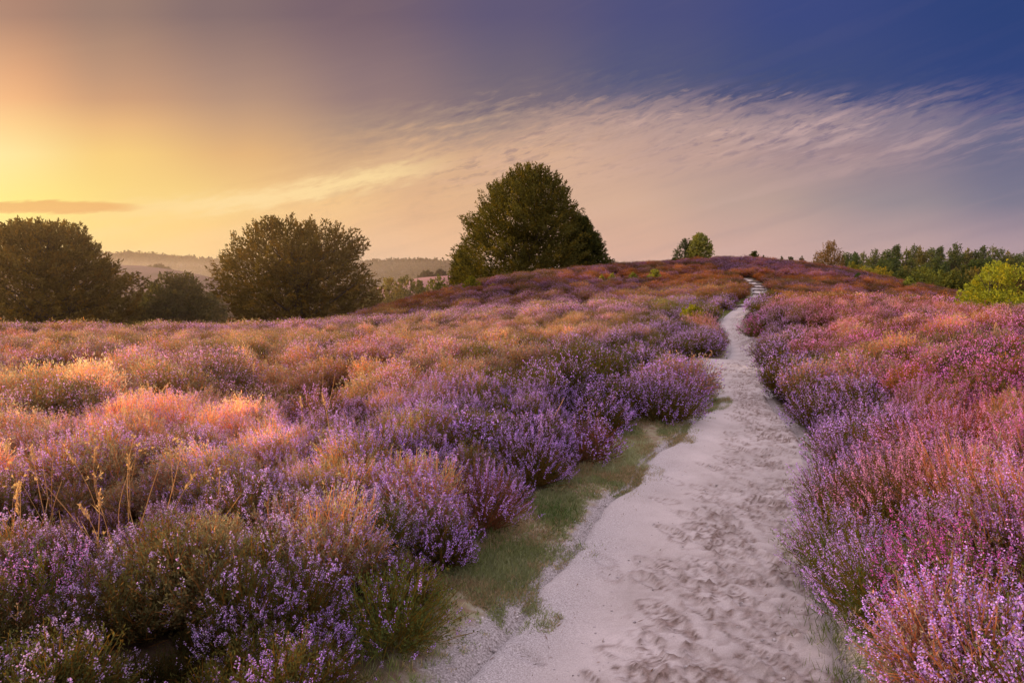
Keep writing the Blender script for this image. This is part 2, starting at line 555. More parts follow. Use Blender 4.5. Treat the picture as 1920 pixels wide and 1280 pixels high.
m, nt, out = newmat("trodden_sand")
N, Lk = nt.nodes, nt.links
tc = N.new('ShaderNodeTexCoord')
at1 = N.new('ShaderNodeAttribute'); at1.attribute_name = "trod"
at2 = N.new('ShaderNodeAttribute'); at2.attribute_name = "gravelly"


def nz(scale, det=5, rough=0.6):
    n = N.new('ShaderNodeTexNoise'); n.inputs['Scale'].default_value = scale; n.inputs['Detail'].default_value = det
    n.inputs['Roughness'].default_value = rough
    Lk.new(tc.outputs['Object'], n.inputs['Vector']); return n.outputs['Fac']


def ramp(fac, stops):
    r = N.new('ShaderNodeValToRGB'); el = r.color_ramp.elements
    el[0].position, el[0].color = stops[0]; el[1].position, el[1].color = stops[-1]
    for p, c in stops[1:-1]:
        q = el.new(p); q.color = c
    Lk.new(fac, r.inputs['Fac']); return r.outputs['Color']


def mixc(fac, a, b, bt='MIX'):
    x = N.new('ShaderNodeMix'); x.data_type = 'RGBA'; x.blend_type = bt
    for sock, v in ((x.inputs[0], fac), (x.inputs[6], a), (x.inputs[7], b)):
        if hasattr(v, 'is_linked') or hasattr(v, 'links'): Lk.new(v, sock)
        else: sock.default_value = v
    return x.outputs[2]


big = nz(1.6, 5)
fine = nz(140, 3, 0.7)
sand = ramp(big, [(0.3, (0.42, 0.365, 0.325, 1)), (0.7, (0.57, 0.50, 0.455, 1))])
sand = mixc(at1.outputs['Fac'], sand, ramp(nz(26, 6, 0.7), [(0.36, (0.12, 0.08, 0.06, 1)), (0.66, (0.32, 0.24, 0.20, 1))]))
grav = ramp(nz(120, 3, 0.8), [(0.30, (0.12, 0.105, 0.098, 1)), (0.5, (0.41, 0.37, 0.35, 1)), (0.72, (0.70, 0.66, 0.63, 1))])
sand = mixc(at2.outputs['Fac'], sand, grav)
sand = mixc(0.55, sand, ramp(fine, [(0.3, (0.62, 0.62, 0.62, 1)), (0.7, (1.1, 1.1, 1.1, 1))]), 'MULTIPLY')
b = N.new('ShaderNodeBsdfDiffuse'); b.inputs['Roughness'].default_value = 0.6
Lk.new(sand, b.inputs['Color'])
bp = N.new('ShaderNodeBump'); bp.inputs['Strength'].default_value = 0.55; bp.inputs['Distance'].default_value = 0.006
Lk.new(fine, bp.inputs['Height'])
bp2 = N.new('ShaderNodeBump'); bp2.inputs['Strength'].default_value = 0.4; bp2.inputs['Distance'].default_value = 0.02
Lk.new(nz(30, 4), bp2.inputs['Height']); Lk.new(bp.outputs['Normal'], bp2.inputs['Normal'])
Lk.new(bp2.outputs['Normal'], b.inputs['Normal'])
Lk.new(b.outputs[0], out.inputs['Surface'])
me = quads_mesh("path", V, Q, [m], smooth=True)
tv = np.clip(trod * (np.clip(1.0 - ridg * 9, 0, 1) * 0.45 + patch * np.clip(crumb * 9, 0, 1) * .9) + damp_shade * 1.0, 0, 1)
gv = np.clip((1 - sstep(0.02, 0.36, ss))[None] * (0.8 + wob * 1.2), 0, 0.85)
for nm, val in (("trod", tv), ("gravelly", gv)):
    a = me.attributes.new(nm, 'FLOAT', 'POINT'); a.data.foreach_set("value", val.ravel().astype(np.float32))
tag(link("path", me), "pale sandy footpath with trodden footprints winding up the heath", kind="structure")


# ------------------------------------------------------------------ heather plants
def unit(v):
    return v / (np.linalg.norm(v, axis=-1, keepdims=True) + 1e-9)


def heather_geo(seed, R, H, n_sp, n_fl, fl, n_lf, lf, bloom, spike=(0.07, 0.15), lean=(0, 0), split=False, shoots=0.6, fcol=(0.75, 1.05), upr=0.45, wild=0.24):
    """one heather plant: stems fanning from the root, scale-leaved shoots, flower spikes at the tips"""
    global rng
    keep = rng; rng = np.random.default_rng(seed)
    F, L = Geo(), Geo()
    tot = int(n_sp * (1 + shoots))
    az = rng.uniform(0, 2 * math.pi, tot)
    ph = np.arccos(rng.uniform(0.10, 1.0, tot)) * rng.uniform(0.85, 1.05, tot)
    lump = 0.86 + 0.28 * vnoise(np.cos(az) * 1.7 + 5, np.sin(az) * 1.7 + 5, ph * 2, seed=seed)
    k = lump * rng.uniform(0.80, 1.12, tot)
    tip = np.stack([R * np.sin(ph) * np.cos(az) * k + lean[0] * np.cos(ph), R * np.sin(ph) * np.sin(az) * k + lean[1] * np.cos(ph), H * (0.12 + 0.88 * np.cos(ph)) * k], -1)
    root = np.stack([tip[:, 0] * 0.25, tip[:, 1] * 0.25, np.zeros(tot)], -1) + rng.normal(0, 0.02, (tot, 3)) * [1, 1, 0]
    axis = unit(unit(tip - root) + np.array([0, 0, upr]) + rng.normal(0, wild, (tot, 3)))
    ln = rng.uniform(spike[0], spike[1], tot) * (R / 0.3) ** 0.3
    isfl = np.zeros(tot, bool); isfl[:n_sp] = True
    isfl &= rng.random(tot) < bloom
    # flowers
    ii = np.where(isfl)[0]
    if len(ii) and n_fl:
        rep = np.repeat(ii, n_fl)
        t = rng.random(len(rep))
        off = unit(rng.normal(size=(len(rep), 3)))
        off = unit(off - axis[rep] * np.sum(off * axis[rep], 1, keepdims=True))
        rad = fl * 1.15 * (1.05 - 0.75 * t)
        P = tip[rep] - axis[rep] * (ln[rep] * (1 - t))[:, None] + off * rad[:, None]
        D = off * 0.75 + axis[rep] * rng.uniform(-0.1, 0.9, (len(rep), 1)) + rng.normal(0, 0.25, (len(rep), 3))
        sv = rng.uniform(fcol[0], fcol[1], tot)
        c = np.ones((len(rep), 3)) * (sv[rep] * rng.uniform(0.45, 1.30, len(rep)))[:, None]
        c *= np.array([1, 1, 1]) + rng.normal(0, 0.06, (len(rep), 3))
        fade = (rng.random(len(rep)) < 0.12)
        c[fade] *= [0.75, 0.95, 0.5]
        F.cards(P - D * fl * 0.3, D, fl * rng.uniform(0.8, 1.3, len(rep)), fl * rng.uniform(0.7, 1.0, len(rep)), 0, np.clip(c, 0, 2), mid=0.6)
    # leafy shoots: along whole stem
    rep = np.repeat(np.arange(tot), n_lf)
    t = rng.random(len(rep)) ** 0.7
    stem_end = tip - axis * (ln * np.where(isfl, 0.85, 0.0))[:, None]
    P = root[rep] * (1 - t)[:, None] + stem_end[rep] * t[:, None] + rng.normal(0, lf * 0.55, (len(rep), 3))
    D = axis[rep] * 0.9 + rng.normal(0, 0.55, (len(rep), 3))
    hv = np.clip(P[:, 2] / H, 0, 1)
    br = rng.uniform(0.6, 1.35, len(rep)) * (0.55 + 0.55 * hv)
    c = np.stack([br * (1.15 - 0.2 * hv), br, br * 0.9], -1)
    brown = rng.random(len(rep)) < 0.16
    c[brown] *= [1.7, 1.0, 0.8]
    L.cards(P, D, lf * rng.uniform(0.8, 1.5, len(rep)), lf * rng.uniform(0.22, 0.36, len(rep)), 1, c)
    # stems
    s0, s1 = root, tip
    m_ = (root + tip) / 2 + rng.normal(0, 0.02, (tot, 3))
    L.cards(root, m_ - root, np.linalg.norm(m_ - root, axis=1), 0.006, 1, np.ones((tot, 3)) * [1.2, 0.6, 0.45])
    L.cards(m_, tip - m_, np.linalg.norm(tip - m_, axis=1), 0.005, 1, np.ones((tot, 3)) * [1.5, 0.75, 0.5])
    rng = keep
    if split:
        return F, L
    G = Geo()
    for X in (F, L):
        for v, q, mi, c in zip(X.V, X.Q, X.M, X.C):
            pass
    off = 0
    for X in (F, L):
        if not X.V: continue
        V = np.vstack(X.V); Qq = np.vstack(X.Q)
        G.V.append(V); G.Q.append(Qq + off); G.M.append(np.concatenate(X.M)); G.C.append(np.vstack(X.C))
        off += len(V)
    G.n = off
    return G


MATS_H = [M_flower, M_foliage]
VAR = []    # sources the heather carpet copies


def add_var(g, nm):
    o = bpy.data.objects.new(nm, g.mesh(nm, MATS_H)); VAR.append(o); return len(VAR) - 1


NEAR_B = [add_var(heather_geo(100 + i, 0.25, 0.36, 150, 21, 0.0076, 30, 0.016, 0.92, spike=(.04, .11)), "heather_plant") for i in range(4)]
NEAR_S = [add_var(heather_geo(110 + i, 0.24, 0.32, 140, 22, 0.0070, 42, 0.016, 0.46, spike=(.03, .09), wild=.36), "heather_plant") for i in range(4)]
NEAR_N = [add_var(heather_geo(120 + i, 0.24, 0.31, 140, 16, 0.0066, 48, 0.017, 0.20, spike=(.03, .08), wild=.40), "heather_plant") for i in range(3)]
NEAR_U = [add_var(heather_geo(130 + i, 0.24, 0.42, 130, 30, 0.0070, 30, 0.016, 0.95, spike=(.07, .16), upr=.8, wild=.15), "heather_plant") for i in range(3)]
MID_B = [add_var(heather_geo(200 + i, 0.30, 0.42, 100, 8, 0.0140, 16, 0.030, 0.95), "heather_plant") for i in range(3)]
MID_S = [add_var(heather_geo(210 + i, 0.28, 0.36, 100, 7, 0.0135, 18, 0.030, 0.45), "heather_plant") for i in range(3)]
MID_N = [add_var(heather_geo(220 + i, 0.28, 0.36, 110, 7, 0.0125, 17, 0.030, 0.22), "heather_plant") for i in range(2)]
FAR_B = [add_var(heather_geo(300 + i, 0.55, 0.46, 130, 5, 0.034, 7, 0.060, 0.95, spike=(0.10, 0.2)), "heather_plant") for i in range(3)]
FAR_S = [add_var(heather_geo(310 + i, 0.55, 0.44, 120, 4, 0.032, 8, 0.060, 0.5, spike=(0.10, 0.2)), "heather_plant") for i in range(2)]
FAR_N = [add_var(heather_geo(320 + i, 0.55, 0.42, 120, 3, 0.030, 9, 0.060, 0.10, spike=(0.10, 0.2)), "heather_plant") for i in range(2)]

VIOLET = np.array([0.72, 0.44, 1.0]); PINK = np.array([0.98, 0.43, 0.70]); PALE = np.array([0.88, 0.68, 0.90]); ROSE = np.array([0.82, 0.42, 0.54]); MAGENTA = np.array([0.86, 0.20, 0.70])
OLIVE = np.array([0.095, 0.095, 0.032]); GREEN = np.array([0.10, 0.135, 0.038]); RUST = np.array([0.28, 0.125, 0.05]); TAN = np.array([0.54, 0.385, 0.235]); FLARE_GOLD = np.array([0.76, 0.62, 0.40]); DARK = np.array([0.15, 0.10, 0.06]); DEAD = np.array([0.26, 0.20, 0.16])

# --- individual shrubs that stand out (pixel of the foot, R, H, bloom, flower, foliage, lean, label)
SHRUBS = [
    (1610, 888, 0.52, 0.60, .95, VIOLET * .95, OLIVE, (0.0, 0), "rounded violet heather shrub beside the path just below the dense clump at the bend"),
    (1545, 800, 0.50, 0.50, .95, VIOLET * .9, OLIVE, (-.1, 0), "dark violet heather shrub bulging over the path where it narrows, opposite the large purple clump"),
    (1610, 778, 0.55, 0.55, .95, VIOLET, OLIVE, (-.1, 0), "tall violet heather clump behind the dark shrub at the path bend"),
    (1500, 712, 0.50, 0.45, .95, VIOLET, OLIVE, (-.1, 0), "low violet heather shrub at the path edge just before the crest"),
    (1590, 985, 0.42, 0.55, .95, VIOLET * 1.05, OLIVE, (-.1, 0), "violet heather shrub with upright spikes leaning over the churned sand"),
    (1600, 1090, 0.42, 0.55, .9, VIOLET, GREEN, (-.15, 0), "violet heather shrub with bare green stems above the grassy path edge"),
    (1690, 1010, 0.48, 0.66, .95, PINK, OLIVE, (-.1, 0), "tall pale pink heather shrub catching the low sun beside the churned sand"),
    (1830, 1000, 0.50, 0.66, .95, PINK * 1.05, TAN * .6, (-.1, 0), "pink heather shrub with orange stems behind the foremost magenta shrubs"),
    (1700, 1190, 0.42, 0.52, .95, VIOLET * 1.1, GREEN, (-.2, 0), "violet heather shrub sweeping down toward the sand at the bottom edge of the photo"),
    (1850, 1200, 0.45, 0.56, .95, MAGENTA * .95, GREEN, (-.25, 0), "magenta heather shrub with long leaning spikes in the photo's lower corner"),
    (1800, 870, 0.50, 0.56, .9, PINK, RUST * .7, (0, 0), "rose pink heather shrub between the tall pink shrub and the rusty field"),
    (1240, 786, 0.62, 0.60, .95, VIOLET * .9, OLIVE, (.1, 0), "large dark purple heather shrub swelling out over the path at its narrowest bend"),
    (1190, 772, 0.55, 0.62, .95, VIOLET * .95, OLIVE, (.05, 0), "purple heather shrub with a pink crest behind the grassy verge at the bend"),
    (1120, 805, 0.48, 0.52, .95, VIOLET, OLIVE, (0, 0), "violet heather shrub standing above the start of the pale green verge"),
    (1090, 860, 0.46, 0.50, .75, VIOLET, DARK, (.05, 0), "brownish violet heather shrub hanging over the grassy verge"),
    (990, 905, 0.46, 0.54, .98, VIOLET * 1.12, OLIVE, (0, 0), "brightest lilac heather shrub beside the green verge in the middle of the bank"),
    (880, 870, 0.46, 0.52, .95, VIOLET * 1.1, OLIVE, (0, 0), "bright lilac heather shrub uphill of the brightest one on the bank"),
    (900, 985, 0.40, 0.50, .85, VIOLET * 1.1, DARK, (.05, 0), "lilac heather shrub with brown stems hanging down to the verge"),
    (720, 885, 0.42, 0.46, .92, VIOLET * np.array([.95, .9, 1.15]), OLIVE, (0, 0), "deep violet heather shrub surrounded by brown heather on the bank"),
    (690, 1040, 0.36, 0.42, .9, PALE * np.array([.8, .75, 1]), GREEN, (.05, 0), "pale lavender heather shrub with upright spikes above the greenest shrub"),
    (730, 1200, 0.40, 0.40, .25, VIOLET, GREEN * 1.15, (.05, 0), "mostly green heather shrub with few flowers beside the bare sandy verge"),
    (80, 1170, 0.30, 0.42, .9, PINK * np.array([.85, .9, 1.2]), GREEN, (0, 0), "pink heather shrub with long arching sprays beneath the dry grass stalks"),
    (800, 765, 0.46, 0.52, .95, PALE * np.array([.95, .7, .9]), TAN * .5, (0, 0), "sunlit pink heather shrub at the top of the bank beside orange heather"),
    (600, 800, 0.46, 0.48, .95, PALE * np.array([.9, .65, .95]), TAN * .5, (0, 0), "pale pink heather shrub at the sunlit rim of the dark bank"),
    (1316, 18.3, 0.76, 0.86, .95, VIOLET * .85, OLIVE, (0, 0), "dark purple heather shrub at the path crest beside the dip"),
    (1245, 20, 0.9, 0.80, .95, VIOLET * .9, OLIVE, (0, 0), "purple heather shrub just behind the bare sandy crest of the path"),
    (1310, 25.5, 1.0, 1.0, .95, ROSE, TAN * .6, (0, 0), "pink topped heather shrub next to the small yellow green bush"),
    (1444, 17.4, 0.62, 0.74, .8, VIOLET * .7, DARK, (0, 0), "dull brownish purple heather shrub in the dip facing the crest"),
    (1418, 24, 0.70, 0.80, .95, MAGENTA * .8, OLIVE, (0, 0), "magenta heather shrub at the corner where the path narrows beyond the dip"),
    (1446, 572, 0.8, 0.55, .95, VIOLET * .95, OLIVE, (0, 0), "low violet heather shrub beside the lowest timber step"),
    (1870, 650, 0.62, 0.60, .98, MAGENTA * 1.05, RUST * .6, (0, 0), "vivid magenta heather shrub below the bright yellow green bush"),
]
SH_POS = []
for i, (px, py, R, H, bl, fc, lc, lean, lab) in enumerate(SHRUBS):
    if py < 100:                      # a distance is given instead of the foot's pixel
        p = at(px, 600, py); p[2] = g1(p[0], p[1])
    else:
        p = hit(px, py)
    d = p[1]
    SH_POS.append((p[0], p[1], R * 0.78))
    lod = 1.0 if d < 6 else (1.9 if d < 13 else 3.2)
    area = (R / 0.27) ** 2
    nsp = int(105 * area / lod ** 0.9)
    F, L = heather_geo(500 + i, R, H, nsp, int(30 / lod ** 1.15), 0.0070 * lod, int(26 / lod ** 0.9), 0.017 * lod ** 0.85, bl, spike=(0.08, 0.16), lean=lean, split=True, shoots=0.55)
    root = bpy.data.objects.new("heather_shrub", None); C.objects.link(root)
    root.location = (p[0], p[1], p[2] - 0.02)
    tag(root, lab, "heather shrub", "heather shrubs that stand out along the path")
    a = link("flower_spikes", F.mesh("flower_spikes", MATS_H), root)
    b = link("foliage", L.mesh("foliage", MATS_H), root)
    for o in (a, b):
        o["ftint"] = [float(v) for v in fc]; o["ltint"] = [float(v) for v in lc]
SH_POS = np.array(SH_POS)


# --- the carpet
def scatter_zone(r0, r1, cell_of, thmax):
    pts = []
    r = r0
    while r < r1:
        c = cell_of(r)
        n = max(4, int(2 * thmax * r / c))
        th = -thmax + (np.arange(n) + rng.random(n)) * (2 * thmax / n)
        rr_ = r + (rng.random(n) - 0.5) * c * 1.1
        pts.append(np.stack([np.sin(th) * rr_, np.cos(th) * rr_], -1))
        r += c * 0.92
    return np.vstack(pts)


P_near = scatter_zone(0.9, 8.5, lambda r: 0.165 + 0.007 * r, 0.86)
P_mid = scatter_zone(8.5, 32, lambda r: 0.22 + 0.0065 * r, 0.80)
P_far = scatter_zone(32, 118, lambda r: 0.50 + 0.0028 * (r - 32), 0.76)
xy = np.vstack([P_near, P_mid, P_far])
zone = np.concatenate([np.zeros(len(P_near), int), np.ones(len(P_mid), int), np.full(len(P_far), 2)])
x, y = xy[:, 0], xy[:, 1]
hd = heath_d(x, y)
wx = x + (fbm(x * 1.7, y * 1.7, seed=60) - .5) * .5; wy = y + (fbm(x * 1.7, y * 1.7, seed=61) - .5) * .5
W0, W1, W2 = worley(wx, wy, .74, 5), worley(wx, wy, 1.08, 6), worley(wx, wy, 2.1, 7)
cd, cg, ch1, ch2 = [np.where(zone == 0, p0, np.where(zone == 1, p1, p2)) for p0, p1, p2 in zip(W0, W1, W2)]
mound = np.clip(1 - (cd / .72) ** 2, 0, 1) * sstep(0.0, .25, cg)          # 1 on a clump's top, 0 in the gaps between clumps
rad = np.array([0.11, 0.16, 0.32])[zone]
rad = np.where((x > (SL(y) + SR(y)) / 2) & (zone == 0) & (y < 6), .13, rad)
keep = hd > rad
dcam = np.hypot(x, y)
keep &= dcam > 1.15
keep &= ~((mound < np.where(zone == 2, .05, .16)) & (rng.random(len(x)) < np.where(dcam < 3.4, .45, .74)))
for sx, sy, sr_ in SH_POS:
    keep &= np.hypot(x - sx, y - sy) > sr_
xy, zone, mound, ch1, ch2 = xy[keep], zone[keep], mound[keep], ch1[keep], ch2[keep]; x, y = xy[:, 0], xy[:, 1]
n = len(x)
z = ground_z(x, y) + mound * np.array([.06, .20, .26])[zone]
r = np.hypot(x, y)
nA = fbm(x * 0.9, y * 0.9, seed=71); nB = fbm(x * 0.35 + 9, y * 0.35, seed=72); nC = fbm(x * 1.9, y * 1.9 + 4, seed=73)
nA = .55 * nA + .45 * (.2 + .6 * ch1); nC = .5 * nC + .5 * (.2 + .6 * ch2)
nD = fbm(x * 0.12, y * 0.12, seed=74, oct=4); nE = rng.random(n)
pc = (SL(y) + SR(y)) / 2
right = x > pc
dpath = heath_d(x, y)
near_bank = (~right) & (dpath < 2.2 + 0.1 * r) & (r < 16)
bloom = 0.30 + 1.5 * (nA - 0.5) + 1.0 * (nB - 0.5) + 0.55 * (nE - .5)
bloom = np.where(right, bloom + np.where(r > 7, .30, .42), bloom)
bloom = np.where((~right) & (~near_bank) & (zone < 2), bloom - .03, bloom)
bloom = np.where(near_bank & (dpath < 0.9) & (r > 4), bloom + 0.35, bloom)
bloom = np.where((~right) & (r < 4.2) & (x < -.3), bloom - 0.01, bloom)
bloom = bloom + .18 * (mound - .5)
bloom = np.where(zone == 2, 0.44 + 1.6 * (nA - 0.5) + 1.2 * (nD - 0.5) + .2 * (nE - .5), bloom)
cls = np.where(bloom > 0.55, 0, np.where(bloom > 0.24, 1, 2))
pick = rng.integers(0, 1000, n)
var = np.zeros(n, int)
for zc, tabs in enumerate(((NEAR_B, NEAR_S, NEAR_N), (MID_B, MID_S, MID_N), (FAR_B, FAR_S, FAR_N))):
    for k, tab in enumerate(tabs):
        s_ = (zone == zc) & (cls == k)
        var[s_] = np.array(tab)[pick[s_] % len(tab)]
s_ = (zone == 0) & (cls == 0) & right
var[s_] = np.array(NEAR_U)[pick[s_] % len(NEAR_U)]


def lerp(a, b, t):
    t = np.clip(t, 0, 1)[:, None]
    return a * (1 - t) + b * t


ft = np.ones((n, 3)) * VIOLET
lt = np.ones((n, 3)) * OLIVE
nl = (~right) * (1 - sstep(3.6, 5.2, r)) * sstep(.2, .8, dpath)
ft = lerp(ft, np.ones((n, 3)) * PALE, nl * (.35 + .5 * nC))
# left bank violet, left field paler and tan; a few clumps are dead and grey
t_field = np.where(right, 0, sstep(1.2, 3.6, dpath - 0.02 * r + (nA - .5) * 2))
ft = lerp(ft, np.ones((n, 3)) * PALE * np.array([1.0, .72, .82]), t_field * 0.85)
lt = lerp(lt, np.ones((n, 3)) * TAN, t_field * (0.45 + 1.3 * (nC - 0.4)) * np.where(r < 30, 1, .6))
lt = lerp(lt, np.ones((n, 3)) * RUST, np.where(nB > 0.55, (nB - 0.55) * 2.5, 0) * t_field)
t_flare = np.where(right, 0, sstep(.8, -2.2, x + .35 * (y - 5)) * sstep(3.2, 4.4, r) * (1 - sstep(9, 15, r))) * np.clip(.35 + 2.2 * (nC - .42), 0, 1)  # sun flare over the left field, painted into the plant tints
lt = lerp(lt, np.ones((n, 3)) * FLARE_GOLD * 1.1, t_flare * .85)
ft = lerp(ft, np.ones((n, 3)) * np.array([.88, .66, .74]), t_flare * .3)
# right side pink, rusty underneath
t_r = np.where(right, sstep(0.3, 1.6, dpath + (nA - .5) * 1.2), 0)
ft = lerp(ft, np.ones((n, 3)) * PINK, t_r * (0.72 + 1.2 * (nB - .4)))
ft = lerp(ft, np.ones((n, 3)) * MAGENTA, t_r * np.clip((nD - 0.5) * 4, 0, .6))
lt = lerp(lt, np.ones((n, 3)) * RUST, t_r * np.clip(0.34 + 2.4 * (nC - .45), 0, 1) * np.where(r > 6, 1.0, .4))
lt = lerp(lt, np.ones((n, 3)) * TAN, t_r * np.clip((.47 - nA) * 6, 0, .85))
olv = (~right) & (zone < 2) & (ch1 > .62) & (ch2 < .5)
lt = np.where(olv[:, None], lt * .35 + OLIVE * .8, lt)
# hill: dull purple with rust bands
t_h = sstep(37, 45, r)
ft = lerp(ft, np.ones((n, 3)) * (VIOLET * 0.50 + ROSE * 0.50) * .60, t_h)
lt = lerp(lt, lerp(np.ones((n, 3)) * DARK * .8, np.ones((n, 3)) * RUST * .95, (nB - .40) * 5), t_h * 0.95)
straw = sstep(30, 36, r) * (1 - sstep(50, 58, r)) * (~right) * np.clip((nB - .47) * 6, 0, 1)
lt = lerp(lt, np.ones((n, 3)) * np.array([.34, .31, .15]), straw * .45)
dead = ((ch2 > .86) & (zone < 2) & (mound > .1))
cls_dead = dead & (rng.random(n) < .7)
lt = np.where(cls_dead[:, None], DEAD, lt)
ft *= (0.80 + 0.30 * rng.random((n, 1)) + .2 * ch1[:, None] - .1); lt *= (0.75 + 0.5 * rng.random((n, 1))) * (.75 + .5 * ch2[:, None]) * (.36 + .78 * mound[:, None])  # foliage darker between clumps: gap shade put into the tint
sz = (0.54 + 0.74 * mound + .30 * (ch2 - .5)) * (0.85 + 0.6 * (fbm(x * .5 + 3, y * .5, seed=81, oct=2) - 0.35)) + 0.14 * rng.normal(size=n)
sz = np.where(zone == 2, 0.55 + 0.75 * mound + .4 * (ch2 - .5), sz)
sz = np.clip(sz, .4, np.where(zone == 2, 1.5, 1.3))
sz = np.where((cls == 0) & (zone < 2), sz * 1.06, sz)
sz *= np.where((r < 2.2), 0.8, 1)
# the hollow where the dry grass stands
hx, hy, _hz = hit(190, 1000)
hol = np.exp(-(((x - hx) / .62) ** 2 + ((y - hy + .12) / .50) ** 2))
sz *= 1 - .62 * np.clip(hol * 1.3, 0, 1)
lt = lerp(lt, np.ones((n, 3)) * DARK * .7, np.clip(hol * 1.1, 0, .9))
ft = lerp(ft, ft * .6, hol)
hz = rng.uniform(0.85, 1.15, n)
tilt = rng.normal(0, 0.19, (n, 2))
lean_l = np.where(right & (r < 7) & (dpath < 2.0), -0.28, 0)
rot = np.stack([tilt[:, 0], tilt[:, 1] + lean_l, np.zeros(n)], -1)
spin = rng.uniform(0, 2 * math.pi, n)
# spin first, then tilt: build euler XYZ approx by keeping tilt small and spin on z through the euler order
rot = np.stack([tilt[:, 0] * np.cos(spin) + (tilt[:, 1] + lean_l) * np.sin(spin), -tilt[:, 0] * np.sin(spin) + (tilt[:, 1] + lean_l) * np.cos(spin), spin], -1)
scl = np.stack([sz, sz, sz * hz], -1)

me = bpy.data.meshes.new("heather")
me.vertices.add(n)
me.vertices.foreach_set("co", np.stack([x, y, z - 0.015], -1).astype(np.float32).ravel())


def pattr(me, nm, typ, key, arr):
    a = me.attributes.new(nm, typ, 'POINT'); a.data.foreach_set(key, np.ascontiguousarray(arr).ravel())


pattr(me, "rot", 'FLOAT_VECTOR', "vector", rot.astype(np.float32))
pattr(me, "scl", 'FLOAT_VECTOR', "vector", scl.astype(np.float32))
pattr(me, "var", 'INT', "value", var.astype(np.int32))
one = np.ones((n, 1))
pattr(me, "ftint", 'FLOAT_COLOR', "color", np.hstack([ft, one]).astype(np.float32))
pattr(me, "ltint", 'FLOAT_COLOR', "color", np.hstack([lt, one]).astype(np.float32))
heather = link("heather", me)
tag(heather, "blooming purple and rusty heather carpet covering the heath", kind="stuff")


def scatter_modifier(ob, variants):
    ng = bpy.data.node_groups.new("scatter", 'GeometryNodeTree')
    ng.interface.new_socket("Geometry", in_out='INPUT', socket_type='NodeSocketGeometry')
    ng.interface.new_socket("Geometry", in_out='OUTPUT', socket_type='NodeSocketGeometry')
    nn, lk = ng.nodes, ng.links
    gi = nn.new('NodeGroupInput'); go = nn.new('NodeGroupOutput')

    def named(nm, typ):
        a = nn.new('GeometryNodeInputNamedAttribute'); a.data_type = typ; a.inputs['Name'].default_value = nm
        return a.outputs['Attribute']
    rot_, scl_, var_ = named("rot", 'FLOAT_VECTOR'), named("scl", 'FLOAT_VECTOR'), named("var", 'INT')
    e2r = nn.new('FunctionNodeEulerToRotation'); lk.new(rot_, e2r.inputs[0])
    jn = nn.new('GeometryNodeJoinGeometry')
    for k, vo in enumerate(variants):
        oi = nn.new('GeometryNodeObjectInfo'); oi.inputs['Object'].default_value = vo
        oi.inputs['As Instance'].default_value = True
        cmp_ = nn.new('FunctionNodeCompare'); cmp_.data_type = 'INT'; cmp_.operation = 'EQUAL'
        lk.new(var_, cmp_.inputs[2]); cmp_.inputs[3].default_value = k
        ip = nn.new('GeometryNodeInstanceOnPoints')
        lk.new(gi.outputs[0], ip.inputs['Points']); lk.new(cmp_.outputs[0], ip.inputs['Selection'])
        lk.new(oi.outputs['Geometry'], ip.inputs['Instance'])
        lk.new(e2r.outputs[0], ip.inputs['Rotation']); lk.new(scl_, ip.inputs['Scale'])
        lk.new(ip.outputs[0], jn.inputs[0])
    lk.new(jn.outputs[0], go.inputs[0])
    md = ob.modifiers.new("scatter", 'NODES'); md.node_group = ng


scatter_modifier(heather, VAR)
print("heather plants:", n)

# ------------------------------------------------------------------ verge turf, pebbles
G = Geo()


def blades(x, y, ln, wd, col, lay=0.7):
    n = len(x); z = ground_z(x, y)
    sdv = side_d(x, y)
    z = np.where(sdv < 0.02, T(x, y) - 0.03, z)
    D = np.stack([rng.normal(0, lay, n), rng.normal(0, lay, n), np.ones(n)], -1)
    G.cards(np.stack([x, y, z - 0.004], -1), D, ln, wd, 0, col, mid=0.35)


# left verge
N0 = 210000
yy = 1.6 * (12.5 / 1.6) ** rng.random(N0)
l0, l1 = HL(yy) - 0.15, SL(yy) + 0.26
xx = l0 + (l1 - l0) * rng.random(N0)
pn = fbm(xx * 3.0, yy * 2.2, seed=91) - 0.17 * sstep(0.45, 1.0, (xx - l0) / (l1 - l0)) + .14 * (fbm(xx * 11, yy * 11, seed=92) - .5) 
k = pn > 0.27 + .15 * (1 - sstep(3.4, 5.2, yy)) + 0.24 * rng.random(N0) ** 1.4
xx, yy, pn = xx[k], yy[k], pn[k]
gm = fbm(xx * 1.6, yy * 1.6, seed=93)[:, None]
gm = np.clip((gm - .3) * 2.2, 0, 1)
col = np.array([0.19, 0.215, 0.095]) * (1 - gm) + np.array([0.38, 0.39, 0.24]) * gm
brn = (sstep(.42, .70, fbm(xx * 2.5, yy * 2.5, seed=95) + .25 * (fbm(xx * 9, yy * 9, seed=96) - .5)) * .8 > rng.random(len(xx)))[:, None]
col = np.where(brn, np.array([0.33, 0.25, 0.15]), col) * rng.uniform(.7, 1.3, (len(xx), 1))
blades(xx, yy, rng.uniform(.016, .055, len(xx)) * (.5 + pn), rng.uniform(.004, .007, len(xx)), col, 0.8)
# upright tufts standing in the verge
nt_ = 420
ty = 1.8 * (11.5 / 1.8) ** rng.random(nt_)
tf = rng.random(nt_)
tx = HL(ty) - .1 + (SL(ty) + .05 - HL(ty)) * tf
rp = np.repeat(np.arange(nt_), 14)
blades(tx[rp] + rng.normal(0, .014, len(rp)), ty[rp] + rng.normal(0, .014, len(rp)), (rng.uniform(.03, .085, nt_) * (1.15 - .7 * tf))[rp] * rng.uniform(.5, 1.2, len(rp)), rng.uniform(.002, .0042, len(rp)),
       np.where((rng.random(nt_) < .3)[:, None], np.array([.40, .32, .18]), np.array([.20, .25, .08]))[rp] * rng.uniform(.6, 1.5, (len(rp), 1)), 0.5)
